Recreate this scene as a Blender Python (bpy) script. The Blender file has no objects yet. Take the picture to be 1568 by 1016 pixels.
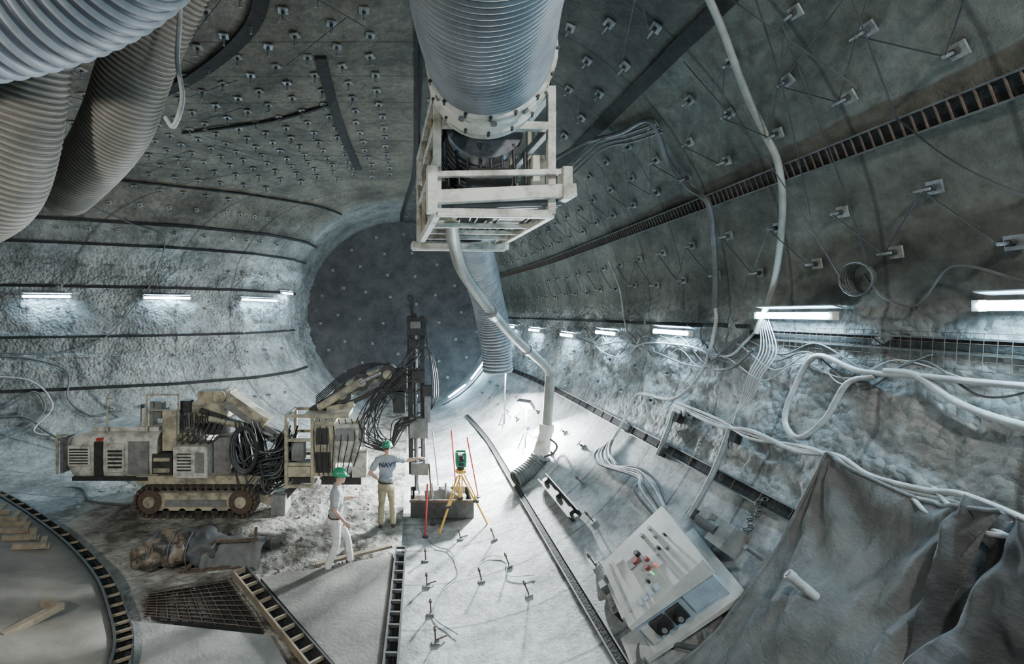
import bpy, bmesh, math, random
import numpy as np
from mathutils import Vector, Matrix, noise
random.seed(4)
V=Vector
R=5.2
FZ=-5.05
# ------------------------------------------------------------------ materials
def pm(name,c1,c2=None,scale=4,rough=.7,metal=0.,bump=.0,bscale=30,contrast=(.35,.65),detail=5,emis=None,estr=0,bdist=.03,dust=0.):
    m=bpy.data.materials.new(name); m.use_nodes=True
    nt=m.node_tree; N=nt.nodes; L=nt.links
    b=N['Principled BSDF']
    b.inputs['Roughness'].default_value=rough; b.inputs['Metallic'].default_value=metal
    tc=N.new('ShaderNodeTexCoord')
    if c2 is None: c2=tuple(x*.75 for x in c1)
    n=N.new('ShaderNodeTexNoise'); n.inputs['Scale'].default_value=scale; n.inputs['Detail'].default_value=detail; n.inputs['Roughness'].default_value=.65
    L.new(tc.outputs['Object'],n.inputs['Vector'])
    r=N.new('ShaderNodeValToRGB'); r.color_ramp.elements[0].position=contrast[0]; r.color_ramp.elements[1].position=contrast[1]
    r.color_ramp.elements[0].color=(*c2,1); r.color_ramp.elements[1].color=(*c1,1)
    L.new(n.outputs['Fac'],r.inputs['Fac']); col=r.outputs['Color']
    if dust>0:   # dust settled on upward-facing surfaces
        g=N.new('ShaderNodeNewGeometry'); s=N.new('ShaderNodeSeparateXYZ'); L.new(g.outputs['Normal'],s.inputs[0])
        mr=N.new('ShaderNodeMapRange'); mr.inputs[1].default_value=.1; mr.inputs[2].default_value=.9; mr.inputs[3].default_value=dust*.3; mr.inputs[4].default_value=dust; L.new(s.outputs['Z'],mr.inputs[0])
        mx=N.new('ShaderNodeMix'); mx.data_type='RGBA'; L.new(mr.outputs[0],mx.inputs['Factor']); L.new(col,mx.inputs['A']); mx.inputs['B'].default_value=(.38,.37,.33,1); col=mx.outputs['Result']
    L.new(col,b.inputs['Base Color'])
    if bump>0:
        n2=N.new('ShaderNodeTexNoise'); n2.inputs['Scale'].default_value=bscale; n2.inputs['Detail'].default_value=5
        L.new(tc.outputs['Object'],n2.inputs['Vector'])
        bp=N.new('ShaderNodeBump'); bp.inputs['Strength'].default_value=bump; bp.inputs['Distance'].default_value=bdist
        L.new(n2.outputs['Fac'],bp.inputs['Height']); L.new(bp.outputs['Normal'],b.inputs['Normal'])
    if emis:
        b.inputs['Emission Color'].default_value=(*emis,1); b.inputs['Emission Strength'].default_value=estr
    return m
def shellmat():
    m=bpy.data.materials.new('tunnel_lining_shotcrete'); m.use_nodes=True
    nt=m.node_tree; N=nt.nodes; L=nt.links; b=N['Principled BSDF']; b.inputs['Roughness'].default_value=.72
    b.inputs['Specular IOR Level'].default_value=.4
    tc=N.new('ShaderNodeTexCoord'); at=N.new('ShaderNodeAttribute'); at.attribute_name='tint'
    def noi(s,d=8,ro=.6):
        n=N.new('ShaderNodeTexNoise'); n.inputs['Scale'].default_value=s; n.inputs['Detail'].default_value=d; n.inputs['Roughness'].default_value=ro
        L.new(tc.outputs['Object'],n.inputs['Vector']); return n
    def mr(o,a,b_,c,d):
        r=N.new('ShaderNodeMapRange'); r.inputs[1].default_value=a; r.inputs[2].default_value=b_; r.inputs[3].default_value=c; r.inputs[4].default_value=d
        L.new(o,r.inputs[0]); return r.outputs[0]
    def ma(op,a,b_):
        r=N.new('ShaderNodeMath'); r.operation=op
        for i,x in enumerate((a,b_)):
            if isinstance(x,(int,float)): r.inputs[i].default_value=x
            else: L.new(x,r.inputs[i])
        return r.outputs[0]
    mu=ma('MULTIPLY',mr(noi(.8,5).outputs['Fac'],.35,.68,.5,1.45),mr(noi(6,8,.72).outputs['Fac'],.35,.65,.65,1.3))
    sp=N.new('ShaderNodeSeparateXYZ'); L.new(tc.outputs['Object'],sp.inputs[0])
    pp=N.new('ShaderNodeMath'); pp.operation='PINGPONG'; pp.inputs[1].default_value=.625; L.new(sp.outputs['Y'],pp.inputs[0])
    mu=ma('MULTIPLY',mu,mr(pp.outputs[0],.01,.035,.5,1))
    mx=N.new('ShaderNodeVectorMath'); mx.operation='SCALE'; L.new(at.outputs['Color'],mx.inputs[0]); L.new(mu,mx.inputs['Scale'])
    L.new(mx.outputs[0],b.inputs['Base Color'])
    # fine grain everywhere, coarse lumps only where the lining is sprayed (alpha of tint)
    fine=ma('MULTIPLY',noi(18,6,.72).outputs['Fac'],.42)
    vo=N.new('ShaderNodeTexVoronoi'); vo.feature='F1'; vo.inputs['Scale'].default_value=10; L.new(tc.outputs['Object'],vo.inputs['Vector'])
    lump=ma('ADD',ma('MULTIPLY',noi(3.2,4,.55).outputs['Fac'],1.7),ma('MULTIPLY',vo.outputs['Distance'],-.8))
    h=ma('ADD',fine,ma('MULTIPLY',lump,at.outputs['Alpha']))
    bp=N.new('ShaderNodeBump'); bp.inputs['Strength'].default_value=1.; bp.inputs['Distance'].default_value=.1
    L.new(h,bp.inputs['Height']); L.new(bp.outputs['Normal'],b.inputs['Normal'])
    return m
M={}
M['shell']=shellmat()
M['groove']=pm('joint_groove_dark',(.02,.02,.018),(.006,.006,.006),6,.95,bump=.6)
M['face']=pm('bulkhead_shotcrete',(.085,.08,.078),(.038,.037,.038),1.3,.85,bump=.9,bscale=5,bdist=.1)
M['mud']=pm('muddy_floor',(.34,.33,.29),(.07,.062,.048),1.1,.7,bump=1.,bscale=7,contrast=(.4,.6),bdist=.07)
M['stone']=pm('rubble_stone',(.22,.21,.18),(.1,.09,.08),5,.8)
M['slab']=pm('floor_concrete',(.30,.30,.28),(.17,.168,.15),1.5,.75,bump=.3,bscale=20)
M['slabbrown']=pm('dusty_slab',(.18,.17,.148),(.09,.085,.073),1.2,.8,bump=.3,bscale=15)
M['bench']=pm('dusty_bench_concrete',(.22,.20,.165),(.12,.11,.092),.9,.85,bump=.4,bscale=9)
M['steel']=pm('galvanised_steel',(.33,.34,.35),(.18,.18,.19),8,.5,.6)
M['plate']=pm('bolt_plate_concrete',(.27,.275,.25),(.13,.133,.12),8,.75)
M['dsteel']=pm('dark_steel',(.05,.05,.048),(.02,.02,.019),8,.55,.4,dust=.12)
M['rust']=pm('rusty_rebar',(.13,.09,.06),(.06,.045,.035),14,.8,.2)
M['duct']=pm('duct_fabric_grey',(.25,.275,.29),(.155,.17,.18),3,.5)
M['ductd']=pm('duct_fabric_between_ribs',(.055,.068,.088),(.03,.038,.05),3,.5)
M['ductshade']=pm('duct_fabric_valley_shade',(.12,.13,.137),(.08,.087,.09),3,.55)  # darker copy of the duct fabric, paints shade into the rib valleys
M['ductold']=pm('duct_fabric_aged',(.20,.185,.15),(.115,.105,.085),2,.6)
M['ductoldshade']=pm('duct_fabric_aged_valley_shade',(.09,.084,.07),(.06,.055,.045),2,.65)  # aged fabric darkened, shade between ribs put into the colour
M['white']=pm('white_paint_dirty',(.66,.645,.57),(.28,.26,.205),3.5,.55,contrast=(.36,.56))
M['cream']=pm('yellowed_machine_paint',(.47,.41,.26),(.12,.105,.072),3.5,.6,contrast=(.38,.6),bump=.15,dust=.55)
M['mwhite']=pm('dirty_white_machine_panel',(.60,.59,.52),(.22,.21,.17),4,.6,contrast=(.36,.58),dust=.3)
M['grey']=pm('grey_paint',(.24,.24,.225),(.12,.12,.11),4,.55)
M['blue']=pm('blue_grey_paint',(.36,.44,.50),(.24,.29,.33),4,.45)
M['cabw']=pm('cabinet_white_paint',(.56,.56,.52),(.37,.37,.34),3,.5,contrast=(.3,.6))
M['pipe']=pm('grey_pvc_pipe',(.27,.27,.24),(.17,.17,.15),3,.55)
M['hose']=pm('pale_hose_rubber',(.46,.47,.45),(.25,.255,.245),5,.55)
M['bhose']=pm('black_hose_rubber',(.03,.03,.032),(.015,.015,.015),5,.45)
M['cable']=pm('grey_cable',(.11,.114,.11),(.06,.062,.06),5,.55)
M['tarp']=pm('canvas_tarpaulin',(.17,.175,.168),(.095,.098,.094),2.2,.9,bump=.4,bscale=30)
M['tarpd']=pm('dark_tarpaulin',(.085,.089,.09),(.04,.042,.044),2.5,.65,bump=.3,bscale=25)
M['wood']=pm('timber',(.27,.22,.15),(.15,.12,.08),6,.8)
M['red']=pm('red_paint',(.42,.035,.03),None,5,.45)
M['dred']=pm('dull_red_button',(.24,.04,.035),None,5,.5)
M['yellow']=pm('yellow_wood_paint',(.70,.40,.06),None,5,.45)
M['green']=pm('green_plastic',(.03,.26,.13),None,5,.35)
M['black']=pm('black_plastic',(.02,.02,.02),None,5,.4)
M['orange']=pm('brown_grey_plastic_wrap',(.19,.15,.105),(.04,.038,.036),5,.4,contrast=(.44,.56),bump=.5,bscale=15)
M['tube']=pm('fluorescent_tube_glow',(.9,.9,.9),None,5,.4,emis=(.48,.78,1.),estr=270)
M['ledr']=pm('indicator_red',(.8,.05,.05),None,5,.4,emis=(1,.08,.08),estr=.9)
M['ledg']=pm('indicator_green',(.05,.8,.3),None,5,.4,emis=(.2,1,.4),estr=.8)
M['lens']=pm('floodlight_lens',(.9,.9,.9),None,5,.4,emis=(.88,.95,1.),estr=80)
M['skin']=pm('skin',(.52,.33,.24),(.44,.26,.19),9,.55)
M['hair']=pm('brown_hair',(.06,.04,.03),None,30,.7)
M['shirtg']=pm('grey_tshirt',(.42,.43,.43),(.34,.35,.35),6,.85,bump=.2,bscale=12)
M['shirtb']=pm('blue_grey_tshirt',(.34,.37,.39),(.26,.29,.31),6,.85,bump=.2,bscale=12)
M['pantw']=pm('white_work_trousers',(.68,.67,.62),(.5,.49,.45),5,.85,bump=.2,bscale=10)
M['pantk']=pm('khaki_trousers',(.46,.40,.26),(.34,.29,.18),5,.85,bump=.2,bscale=10)
M['boot']=pm('work_boot_leather',(.06,.045,.035),None,8,.6)
M['navy']=pm('navy_print',(.02,.03,.08),None,8,.7)
M['eye']=pm('eye_dark',(.03,.02,.02),None,8,.2)
# ------------------------------------------------------------------ mesh builder
def rotz(a): return Matrix.Rotation(a,3,'Z')
def frame(d,up=V((0,0,1))):
    d=V(d).normalized(); u=V(up)
    if abs(d.dot(u))>.98: u=V((1,0,0))
    x=u.cross(d).normalized(); y=d.cross(x)
    return x,y,d
def cr(pts,n=8):
    P=[V(p) for p in pts]; 
    if len(P)<3: return [P[0].lerp(P[1],i/n) for i in range(n+1)]
    P=[P[0]*2-P[1]]+P+[P[-1]*2-P[-2]]; o=[]
    for i in range(1,len(P)-2):
        for k in range(n):
            t=k/n; a,b,c,d=P[i-1],P[i],P[i+1],P[i+2]
            o.append(.5*((2*b)+(c-a)*t+(2*a-5*b+4*c-d)*t*t+(3*b-a-3*c+d)*t**3))
    o.append(P[-2]); return o
class MB:
    def __init__(s): s.v=[];s.f=[];s.mi=[];s.sm=[];s.mats=[]
    def add(s,vs,fs,mat,smooth=False):
        if mat not in s.mats: s.mats.append(mat)
        k=s.mats.index(mat); o=len(s.v)
        s.v+= [tuple(x) for x in vs]; s.f+=[tuple(i+o for i in f) for f in fs]
        s.mi+=[k]*len(fs); s.sm+=[smooth]*len(fs)
    def box(s,c,size,mat,rot=None,top=1.,topy=None):
        c=V(c); hx,hy,hz=[q/2 for q in size]; ty=top if topy is None else topy
        vs=[]
        for z,t,tt in((-hz,1,1),(hz,top,ty)):
            for x,y in((-hx,-hy),(hx,-hy),(hx,hy),(-hx,hy)):
                p=V((x*t,y*tt,z)); 
                if rot is not None: p=rot@p
                vs.append(c+p)
        s.add(vs,[(3,2,1,0),(4,5,6,7),(0,1,5,4),(1,2,6,5),(2,3,7,6),(3,0,4,7)],mat)
    def beam(s,p0,p1,w,h,mat,up=V((0,0,1))):
        p0=V(p0);p1=V(p1); x,y,d=frame(p1-p0,up); Rm=Matrix((x,y,d)).transposed()
        s.box((p0+p1)/2,(w,h,(p1-p0).length),mat,Rm)
    def cyl(s,p0,p1,r,mat,r1=None,seg=12,caps=True):
        p0=V(p0);p1=V(p1); r1=r if r1 is None else r1; x,y,d=frame(p1-p0)
        A=[math.tau*i/seg for i in range(seg)]
        a=[p0+(x*math.cos(t)+y*math.sin(t))*r for t in A]; b=[p1+(x*math.cos(t)+y*math.sin(t))*r1 for t in A]
        s.add(a+b,[(i,(i+1)%seg,seg+(i+1)%seg,seg+i) for i in range(seg)],mat,True)
        if caps:
            s.add(a,[tuple(reversed(range(seg)))],mat); s.add(b,[tuple(range(seg))],mat)
    def sweep(s,pts,rf,mat,seg=10,caps=True,sx=1.,mf=None):
        P=[V(p) for p in pts]; x,y,d=frame(P[1]-P[0]); vs=[]
        L=0;Ls=[]
        for i,p in enumerate(P):
            if i>0: L+=(p-P[i-1]).length
            Ls.append(L)
            nd=(P[min(i+1,len(P)-1)]-P[max(i-1,0)]).normalized()
            x=(x-nd*x.dot(nd)).normalized(); y=nd.cross(x)
            r=rf(L) if callable(rf) else rf
            vs+=[p+(x*math.cos(math.tau*k/seg)*sx+y*math.sin(math.tau*k/seg))*r for k in range(seg)]
        fs=[(i*seg+k,i*seg+(k+1)%seg,(i+1)*seg+(k+1)%seg,(i+1)*seg+k) for i in range(len(P)-1) for k in range(seg)]
        n0=len(s.mi); s.add(vs,fs,mat,True)
        if mf:
            alt,fn=mf
            if alt not in s.mats: s.mats.append(alt)
            k2=s.mats.index(alt)
            for i in range(len(P)-1):
                if fn((Ls[i]+Ls[i+1])/2):
                    for k in range(seg): s.mi[n0+i*seg+k]=k2
        if caps:
            s.add(vs[:seg],[tuple(reversed(range(seg)))],mat); s.add(vs[-seg:],[tuple(range(seg))],mat)
    def hose(s,pts,r,mat,n=8,seg=8): s.sweep(cr(pts,n),r,mat,seg)
    def duct(s,pts,r,mat,pitch=.08,amp=.02,seg=40,alt=None,wob=.012):
        c=cr(pts,24); L=[0]
        for i in range(1,len(c)): L.append(L[-1]+(c[i]-c[i-1]).length)
        n=int(L[-1]/(pitch/6)); o=[];j=0
        for k in range(n+1):
            t=L[-1]*k/n
            while j<len(L)-2 and L[j+1]<t: j+=1
            o.append(c[j].lerp(c[j+1],(t-L[j])/max(1e-6,L[j+1]-L[j])))
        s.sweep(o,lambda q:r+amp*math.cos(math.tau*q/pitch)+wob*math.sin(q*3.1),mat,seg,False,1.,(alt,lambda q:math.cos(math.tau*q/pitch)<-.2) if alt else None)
    def ell(s,c,rad,mat,rot=None,u=16,v=10,nz=0,ns=3):
        c=V(c);vs=[];fs=[]
        for j in range(v+1):
            ph=math.pi*j/v
            for i in range(u):
                t=math.tau*i/u; p=V((math.sin(ph)*math.cos(t)*rad[0],math.sin(ph)*math.sin(t)*rad[1],math.cos(ph)*rad[2]))
                if nz: p=p*(1+nz*noise.noise(p*ns+c))
                if rot is not None: p=rot@p
                vs.append(c+p)
        for j in range(v):
            for i in range(u): fs.append((j*u+i,(j+1)*u+i,(j+1)*u+(i+1)%u,j*u+(i+1)%u))
        s.add(vs,fs,mat,True)
    def grid(s,fn,nu,nv,mat,smooth=True):
        vs=[fn(i/nu,j/nv) for j in range(nv+1) for i in range(nu+1)]
        s.add(vs,[(j*(nu+1)+i,j*(nu+1)+i+1,(j+1)*(nu+1)+i+1,(j+1)*(nu+1)+i) for j in range(nv) for i in range(nu)],mat,smooth)
    def build(s,name,bevel=0):
        me=bpy.data.meshes.new(name); me.from_pydata(s.v,[],s.f)
        for m in s.mats: me.materials.append(m)
        me.polygons.foreach_set('material_index',s.mi); me.polygons.foreach_set('use_smooth',s.sm); me.update()
        o=bpy.data.objects.new(name,me); bpy.context.collection.objects.link(o)
        if bevel:
            md=o.modifiers.new('bevel','BEVEL'); md.width=bevel; md.segments=1; md.limit_method='ANGLE'; md.angle_limit=math.radians(50)
        return o
# ------------------------------------------------------------------ tunnel shape
TY=[-8,12.5,14.3,15.2,16.0,17.3,19.0,21.0,23.0,26.0]
TA=[20,20,19,15.7,12.8,9.3,6.9,5.8,5.35,5.2]
def sm(x,a,b):
    t=min(1,max(0,(x-a)/(b-a))); return t*t*(3-2*t)
def aY(Y): return float(np.interp(Y,TY,TA))
def nY(Y): return 3-sm(Y,16,21)
def cxY(Y): return -.75*sm(Y,15,26)
def shell(th,Y,off=0.):
    """th: degrees from straight down, + to the right, looking along +Y"""
    t=math.radians(th); sn=math.sin(t); cs=-math.cos(t)
    if th>=0: a=R;n=2.
    else: a=aY(Y);n=nY(Y)
    x=math.copysign(a*abs(sn)**(2/n),sn); z=math.copysign(R*abs(cs)**(2/n),cs)
    p=V((x+cxY(Y),Y,z))
    if off: p+=inward(x,z,Y,th)*off
    return p
def inward(x,z,Y,th):
    if th>=0: a=R;n=2.;da=0
    else:
        a=aY(Y);n=nY(Y);da=(aY(Y+.2)-aY(Y-.2))/.4
    g=V((math.copysign((abs(x)/a)**(n-1)/a,x),-(abs(x)/a)**n*da/a,math.copysign((abs(z)/R)**(n-1)/R,z)))
    return -g.normalized()
def snorm(th,Y):
    p=shell(th,Y); return inward(p.x-cxY(Y),p.z,Y,th)
def wallx(Y,Z):
    n=nY(Y); return -aY(Y)*(max(0,1-(abs(Z)/R)**n))**(1/n)+cxY(Y)
def leftwall(X,Z,off=0.):
    lo,hi=12.5,25.9
    for _ in range(40):
        m=(lo+hi)/2
        if wallx(m,Z)<X: lo=m
        else: hi=m
    Y=(lo+hi)/2
    n=inward(X-cxY(Y),Z,Y,-90)
    return (V((X,Y,Z))+n*off),n
Ys=list(np.arange(-7,13.4,.12))+list(np.arange(13.4,20,.06))+list(np.arange(20,26.01,.1)); Ys[-1]=26.0
NT=480
vs=[];cols=[]
def lerp3(a,b,t): return tuple(x+(y-x)*t for x,y in zip(a,b))
CF=(.40,.412,.40); CS=(.34,.352,.335); CU=(.118,.12,.098); CL=(.28,.30,.29); CC=(.125,.11,.085)  # lining zone colours; upper wall and ceiling darkened further to carry shade
for Y in Ys:
    for k in range(NT):
        th=-180+360*k/NT
        p=shell(th,Y); n=inward(p.x-cxY(Y),p.z,Y,th)
        q=p*1.7
        if th>=0:
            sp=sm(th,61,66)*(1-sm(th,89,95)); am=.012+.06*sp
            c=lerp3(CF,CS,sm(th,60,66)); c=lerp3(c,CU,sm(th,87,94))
            if th>135: c=lerp3(c,(.078,.072,.062),sm(th,134,140))  # crown tint lowered again, its shade is in the colour
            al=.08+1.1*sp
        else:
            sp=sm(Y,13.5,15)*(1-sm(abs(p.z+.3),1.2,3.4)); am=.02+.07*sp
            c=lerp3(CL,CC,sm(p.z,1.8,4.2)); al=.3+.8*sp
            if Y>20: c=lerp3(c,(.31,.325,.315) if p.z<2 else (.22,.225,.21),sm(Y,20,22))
        d=noise.noise(q*1.3)*am+noise.noise(q*3.7)*am*.8
        vs.append(p+n*d); cols+=[c[0],c[1],c[2],al]
fs=[]
for j in range(len(Ys)-1):
    for k in range(NT):
        fs.append((j*NT+k,j*NT+(k+1)%NT,(j+1)*NT+(k+1)%NT,(j+1)*NT+k))
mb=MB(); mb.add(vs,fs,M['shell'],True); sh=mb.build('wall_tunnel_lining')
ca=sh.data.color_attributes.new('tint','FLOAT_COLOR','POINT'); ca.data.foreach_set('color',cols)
mb=MB()
c0=V((-.75,26,0))
def fc(u,v):
    r=(R+.05)*u; t=math.tau*v
    return c0+V((r*math.cos(t),.5*(1-u*u)-.02,r*math.sin(t)))
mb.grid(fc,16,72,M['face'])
for r in (1.1,2.3,3.5,4.5):
    for k in range(int(r*4)):
        t=math.tau*(k+.3*r)/int(r*4); p=fc(r/R,t/math.tau)
        mb.box(p+V((0,-.03,0)),(.15,.04,.15),M['grey']); mb.cyl(p,p+V((0,-.16,0)),.025,M['grey'],seg=6)
mb.build('wall_end_bulkhead')
# ------------------------------------------------------------------ floor (muddy left side)
mb=MB()
def flz(X,Y):
    e=sm(-X,.3,1.0); p=V((X,Y,0))
    return FZ+e*(.05*noise.noise(p*.8)+.035*noise.noise(p*2.5)+.018*noise.noise(p*7))
def fl(u,v):
    Y=5.2+20.5*v; X0=wallx(Y,5.05)-.3
    X=-.24+(X0+.24)*u
    return V((X,Y,flz(X,Y)))
mb.grid(fl,240,300,M['mud']); mb.build('floor')
mb=MB()
for k in range(260):
    X=-.6-random.random()**1.3*9; Y=random.uniform(7.5,14.5); s=random.uniform(.012,.035)*(1+(random.random()<.05)*1.2)
    if X<-.85*Y+1 or X>-1.: continue
    mb.ell((X,Y,flz(X,Y)+s*.3),(s*1.3,s,s*.8),M['stone'],rotz(random.random()*3),7,5,.5,20)
mb.build('rubble_stones')
# ------------------------------------------------------------------ joint grooves (trim)
tn=[0]
def groove(th,y0,y1,w=.16,rungs=0,mat='groove',off=.035,lip=True):
    mb=MB(); dth=math.degrees(w/R)/2; N=max(4,int((y1-y0)/.3))
    def g(u,v):
        y=y0+(y1-y0)*v; return shell(th-dth+2*dth*u+.16*noise.noise(V((y*2,u*3,th))),y,off)
    mb.grid(g,2,N*2,M[mat],False)
    if lip:
        for s in (-1,1):
            for i in range(N):
                a=shell(th+s*dth,y0+(y1-y0)*i/N,off+.0); b=shell(th+s*dth,y0+(y1-y0)*(i+1)/N,off+.0)
                mb.beam(a,b,.02,.04,M['cable'],snorm(th,y0))
    if rungs:
        y=y0
        while y<y1:
            a=shell(th-dth,y,off+.01); b=shell(th+dth,y,off+.01); mb.beam(a,b,.012,.014,M['rust'],snorm(th,y)); y+=rungs
    tn[0]+=1
    return mb.build('trim_%d'%tn[0])
groove(-2.6,5.3,12.5,.2,.28)
groove(31,4.5,20,.14,0)
groove(62,3,24,.17,.5)
groove(110.8,-2,25,.2,.1)
groove(135,-2,25,.22,0,lip=False)
groove(178.6,-2,25.5,.17,0,lip=False)
groove(86.6,2,7,.14,0)
groove(87.8,7,24,.07,0,lip=False)
for z,w in ((4.55,.07),(3.3,.1),(2.5,.09),(.98,.1),(-.82,.09),(-2.65,.11)):
    mb=MB(); x1=wallx(24.5,z); xs=np.concatenate([np.linspace(-17.5,x1-1.5,50),np.linspace(x1-1.45,x1,25)])
    P=[leftwall(x,z,.04) for x in xs if x>-17.6]
    for i in range(len(P)-1):
        mb.beam(P[i][0],P[i+1][0],w,.05,M['groove'],P[i][1])
    tn[0]+=1; mb.build('trim_%d'%tn[0])
def ceilz(X,Y):
    n=nY(Y);a=aY(Y); return R*(max(0,1-(abs(X-cxY(Y))/a)**n))**(1/n)
def ceilstrip(pts,w,mat='groove'):
    mb=MB()
    P=[V((x,y,ceilz(x,y)-.05)) for x,y in pts]; P=cr(P,6)
    for i in range(len(P)-1): mb.beam(P[i],P[i+1],.05,w,M[mat],(P[i+1]-P[i]).cross(V((0,0,1))))
    tn[0]+=1; mb.build('trim_%d'%tn[0])
ceilstrip([(-1.85,9.2),(-1.95,11),(-2.0,13),(-1.95,16.3)],.24)
ceilstrip([(-2.1,6.6),(-2.9,8.2),(-4.6,9.8),(-6.5,11)],.26)
ceilstrip([(-1.9,11.2),(-3.8,12.2),(-6.5,12.9)],.08)
# ------------------------------------------------------------------ rock bolts
def matn(n,t):
    n=n.normalized(); t=V(t); x=(t-n*t.dot(n)).normalized(); y=n.cross(x); return Matrix((x,y,n)).transposed()
mb=MB()
def bolt(p,n,s=.17,rod=.15,a=0):
    Rm=matn(n,(math.cos(a),math.sin(a),.01))
    mb.box(p+n*.03,(s,s,.02),M['plate'] if random.random()<.7 else M['steel'],Rm)
    mb.cyl(p+n*.03,p+n*(.03+rod),.018,M['steel'],seg=6); mb.cyl(p+n*.05,p+n*.09,.035,M['dsteel'],seg=6)
    if random.random()<.5: mb.beam(p+n*(.02+rod)-Rm@V((.07,0,0)),p+n*(.02+rod)+Rm@V((.07,0,0)),.02,.02,M['plate'],n)
RB={}
for ri,th in enumerate((97,103.5,116,122,128,139.5,145.5,151.5,157.5,164,170.5,175.5)):
    y=2.0+(ri%2)*.5; row=[]
    while y<25:
        t=th+random.uniform(-.4,.4); p=shell(t,y); n=snorm(t,y); bolt(p,n,.13 if th<135 else .15,.14,1.57+random.uniform(-.3,.3)); row.append(p+n*.16); y+=.95
    RB[ri]=row
x=-.8;i=0
while x>-12:
    y=5.0+(i%2)*.35
    while y<17.5:
        if x>-aY(y)*.8:
            z=ceilz(x,y); bolt(V((x+random.uniform(-.06,.06),y,z)),V((0,0,-1)),.17,.18,random.uniform(-.4,.4))
        y+=.7
    x-=.68;i+=1
for z in (3.0,1.7,.2,-1.6,-3.4,3.9):
    x=-16+random.random()*.4
    while x<-5.5:
        p,n=leftwall(x,z); bolt(p,n,.14,.13,0); x+=.85 if x<-7.5 else .45
for th,y0 in ((70,8),(77,9),(52,11),(45,12)):
    y=y0
    while y<22: bolt(shell(th,y),snorm(th,y),.14,.12); y+=1.3
mb.build('rock_bolts')
mb=MB()
for a,b in ((0,1),(2,3),(3,4),(5,6),(7,8),(8,9)):
    A=RB[a];B=RB[b]
    for i in range(min(len(A),len(B))-1):
        if a!=7: mb.cyl(A[i],B[i],.007,M['bhose'],seg=5,caps=False)
        if i%2==0 or a in(2,7): mb.cyl(B[i],A[i+1],.007,M['bhose'],seg=5,caps=False)
for (t0,y0),(t1,y1) in (((150,3.6),(112,4.4)),((112,4.4),(98,3.4)),((140,4.6),(104,5.6)),((128,4.9),(96,5.0)),((133,6.2),(94,5.3)),((146,5.2),(117,4.6))):
    mb.hose([shell(t0,y0,.18),shell((t0+t1)/2,(y0+y1)/2,.35),shell(t1,y1,.18)],.007,M['bhose'],6,5)
for k in range(40):
    x=-1-random.random()*8; y=7+random.random()*8; x2=x+random.choice((-1.44,1.44,.72,-.72)); y2=y+random.choice((.75,1.5))
    mb.cyl(V((x,y,ceilz(x,y)-.14)),V((x2,y2,ceilz(x2,y2)-.14)),.008,M['bhose'],seg=5,caps=False)
mb.build('bolt_tie_wires')
# ------------------------------------------------------------------ fluorescent lights
def fluor(p0,p1,n,hood=True):
    mb=MB(); p0=V(p0);p1=V(p1);n=V(n).normalized(); d=(p1-p0).normalized()
    mb.beam(p0+n*.08,p1+n*.08,.09,.04,M['grey'],n)
    for e in (.15,.85):
        q=p0.lerp(p1,e); mb.cyl(q-n*.02,q+n*.07,.02,M['steel'],seg=6)
    u=V((0,0,1)); u=(u-d*u.dot(d)).normalized()
    if hood:   # sheet-metal reflector above the tube
        a=p0+n*.02+u*.09; b=p1+n*.02+u*.09; c=p1+n*.16+u*.12; e=p0+n*.16+u*.12
        mb.add([a,b,c,e,a+u*.012,b+u*.012,c+u*.012,e+u*.012],[(0,3,2,1),(4,5,6,7),(0,1,5,4),(1,2,6,5),(2,3,7,6),(3,0,4,7)],M['steel'])
    mb.cyl(p0+n*.15+d*.04,p1+n*.15-d*.04,.034,M['tube'],seg=8)
    for q,dd in((p0,d),(p1,-d)): mb.box(q+n*.13+dd*.02,(.05,.1,.08),M['white'],matn(n,d))
    return mb.build('fluorescent_light')
for th,y in ((91.5,-2.3),(91.2,.6),(90.8,3.45),(89.7,6.05),(85.9,8.85),(84.3,11.8),(82,14.7),(82.5,18.1),(83,21.2)):
    fluor(shell(th,y-.62,.05),shell(th,y+.62,.05),snorm(th,y))
for x in (-16.2,-12.75,-9.35,-6.75):
    h=.68 if x<-7 else .46
    a,n=leftwall(x-h,.6,.05); b,n2=leftwall(x+h,.6,.05); fluor(a,b,n+n2)
fluor(shell(-101,20.9,.06),shell(-101,22.1,.06),snorm(-101,21.5))
fluor(shell(30,23.6,.06),shell(43,23.6,.06),snorm(36,23.6),False); fluor(shell(47,23.6,.06),shell(60,23.6,.06),snorm(53,23.6),False)
# ------------------------------------------------------------------ central ventilation duct + steel cage
mb=MB()
mb.duct([(.30,-2,2.6),(.42,1,2.6),(.56,3.4,2.62),(.80,4.75,2.68)],.62,M['duct'],.066,.018,56,M['ductshade'],.008)
mb.build('ventilation_duct')
mb=MB()
ax=V((.12,1,-.0)).normalized(); c=V((.80,4.7,2.69))
mb.sweep([c,c+ax*.01,c+ax*.06,c+ax*.07,c+ax*.4,c+ax*.41,c+ax*.47,c+ax*.48,c+ax*.7],lambda q:.68 if .005<q<.065 or .405<q<.475 else .635,M['white'],48,False)
for k in range(16):
    t=math.tau*k/16; x_,y_,d_=frame(ax)
    for o_ in(.03,.44):
        p=c+ax*o_+(x_*math.cos(t)+y_*math.sin(t))*.675; mb.cyl(p-ax*.04,p+ax*.04,.018,M['dsteel'],seg=6)
for k in range(5):
    t=math.pi+.4+.55*k; p=c+ax*.22+(x_*math.cos(t)+y_*math.sin(t))*.64; mb.cyl(p,p+(x_*math.cos(t)+y_*math.sin(t))*.03,.035,M['grey'],seg=10)
mb.sweep([c+ax*.68,c+ax*.75,c+ax*1.3],lambda q:.56-.2*q,M['dsteel'],40,True)
mb.build('duct_collar')
mb=MB()
yaw=rotz(math.radians(4)); o=V((.93,7.0,1.9))
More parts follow.
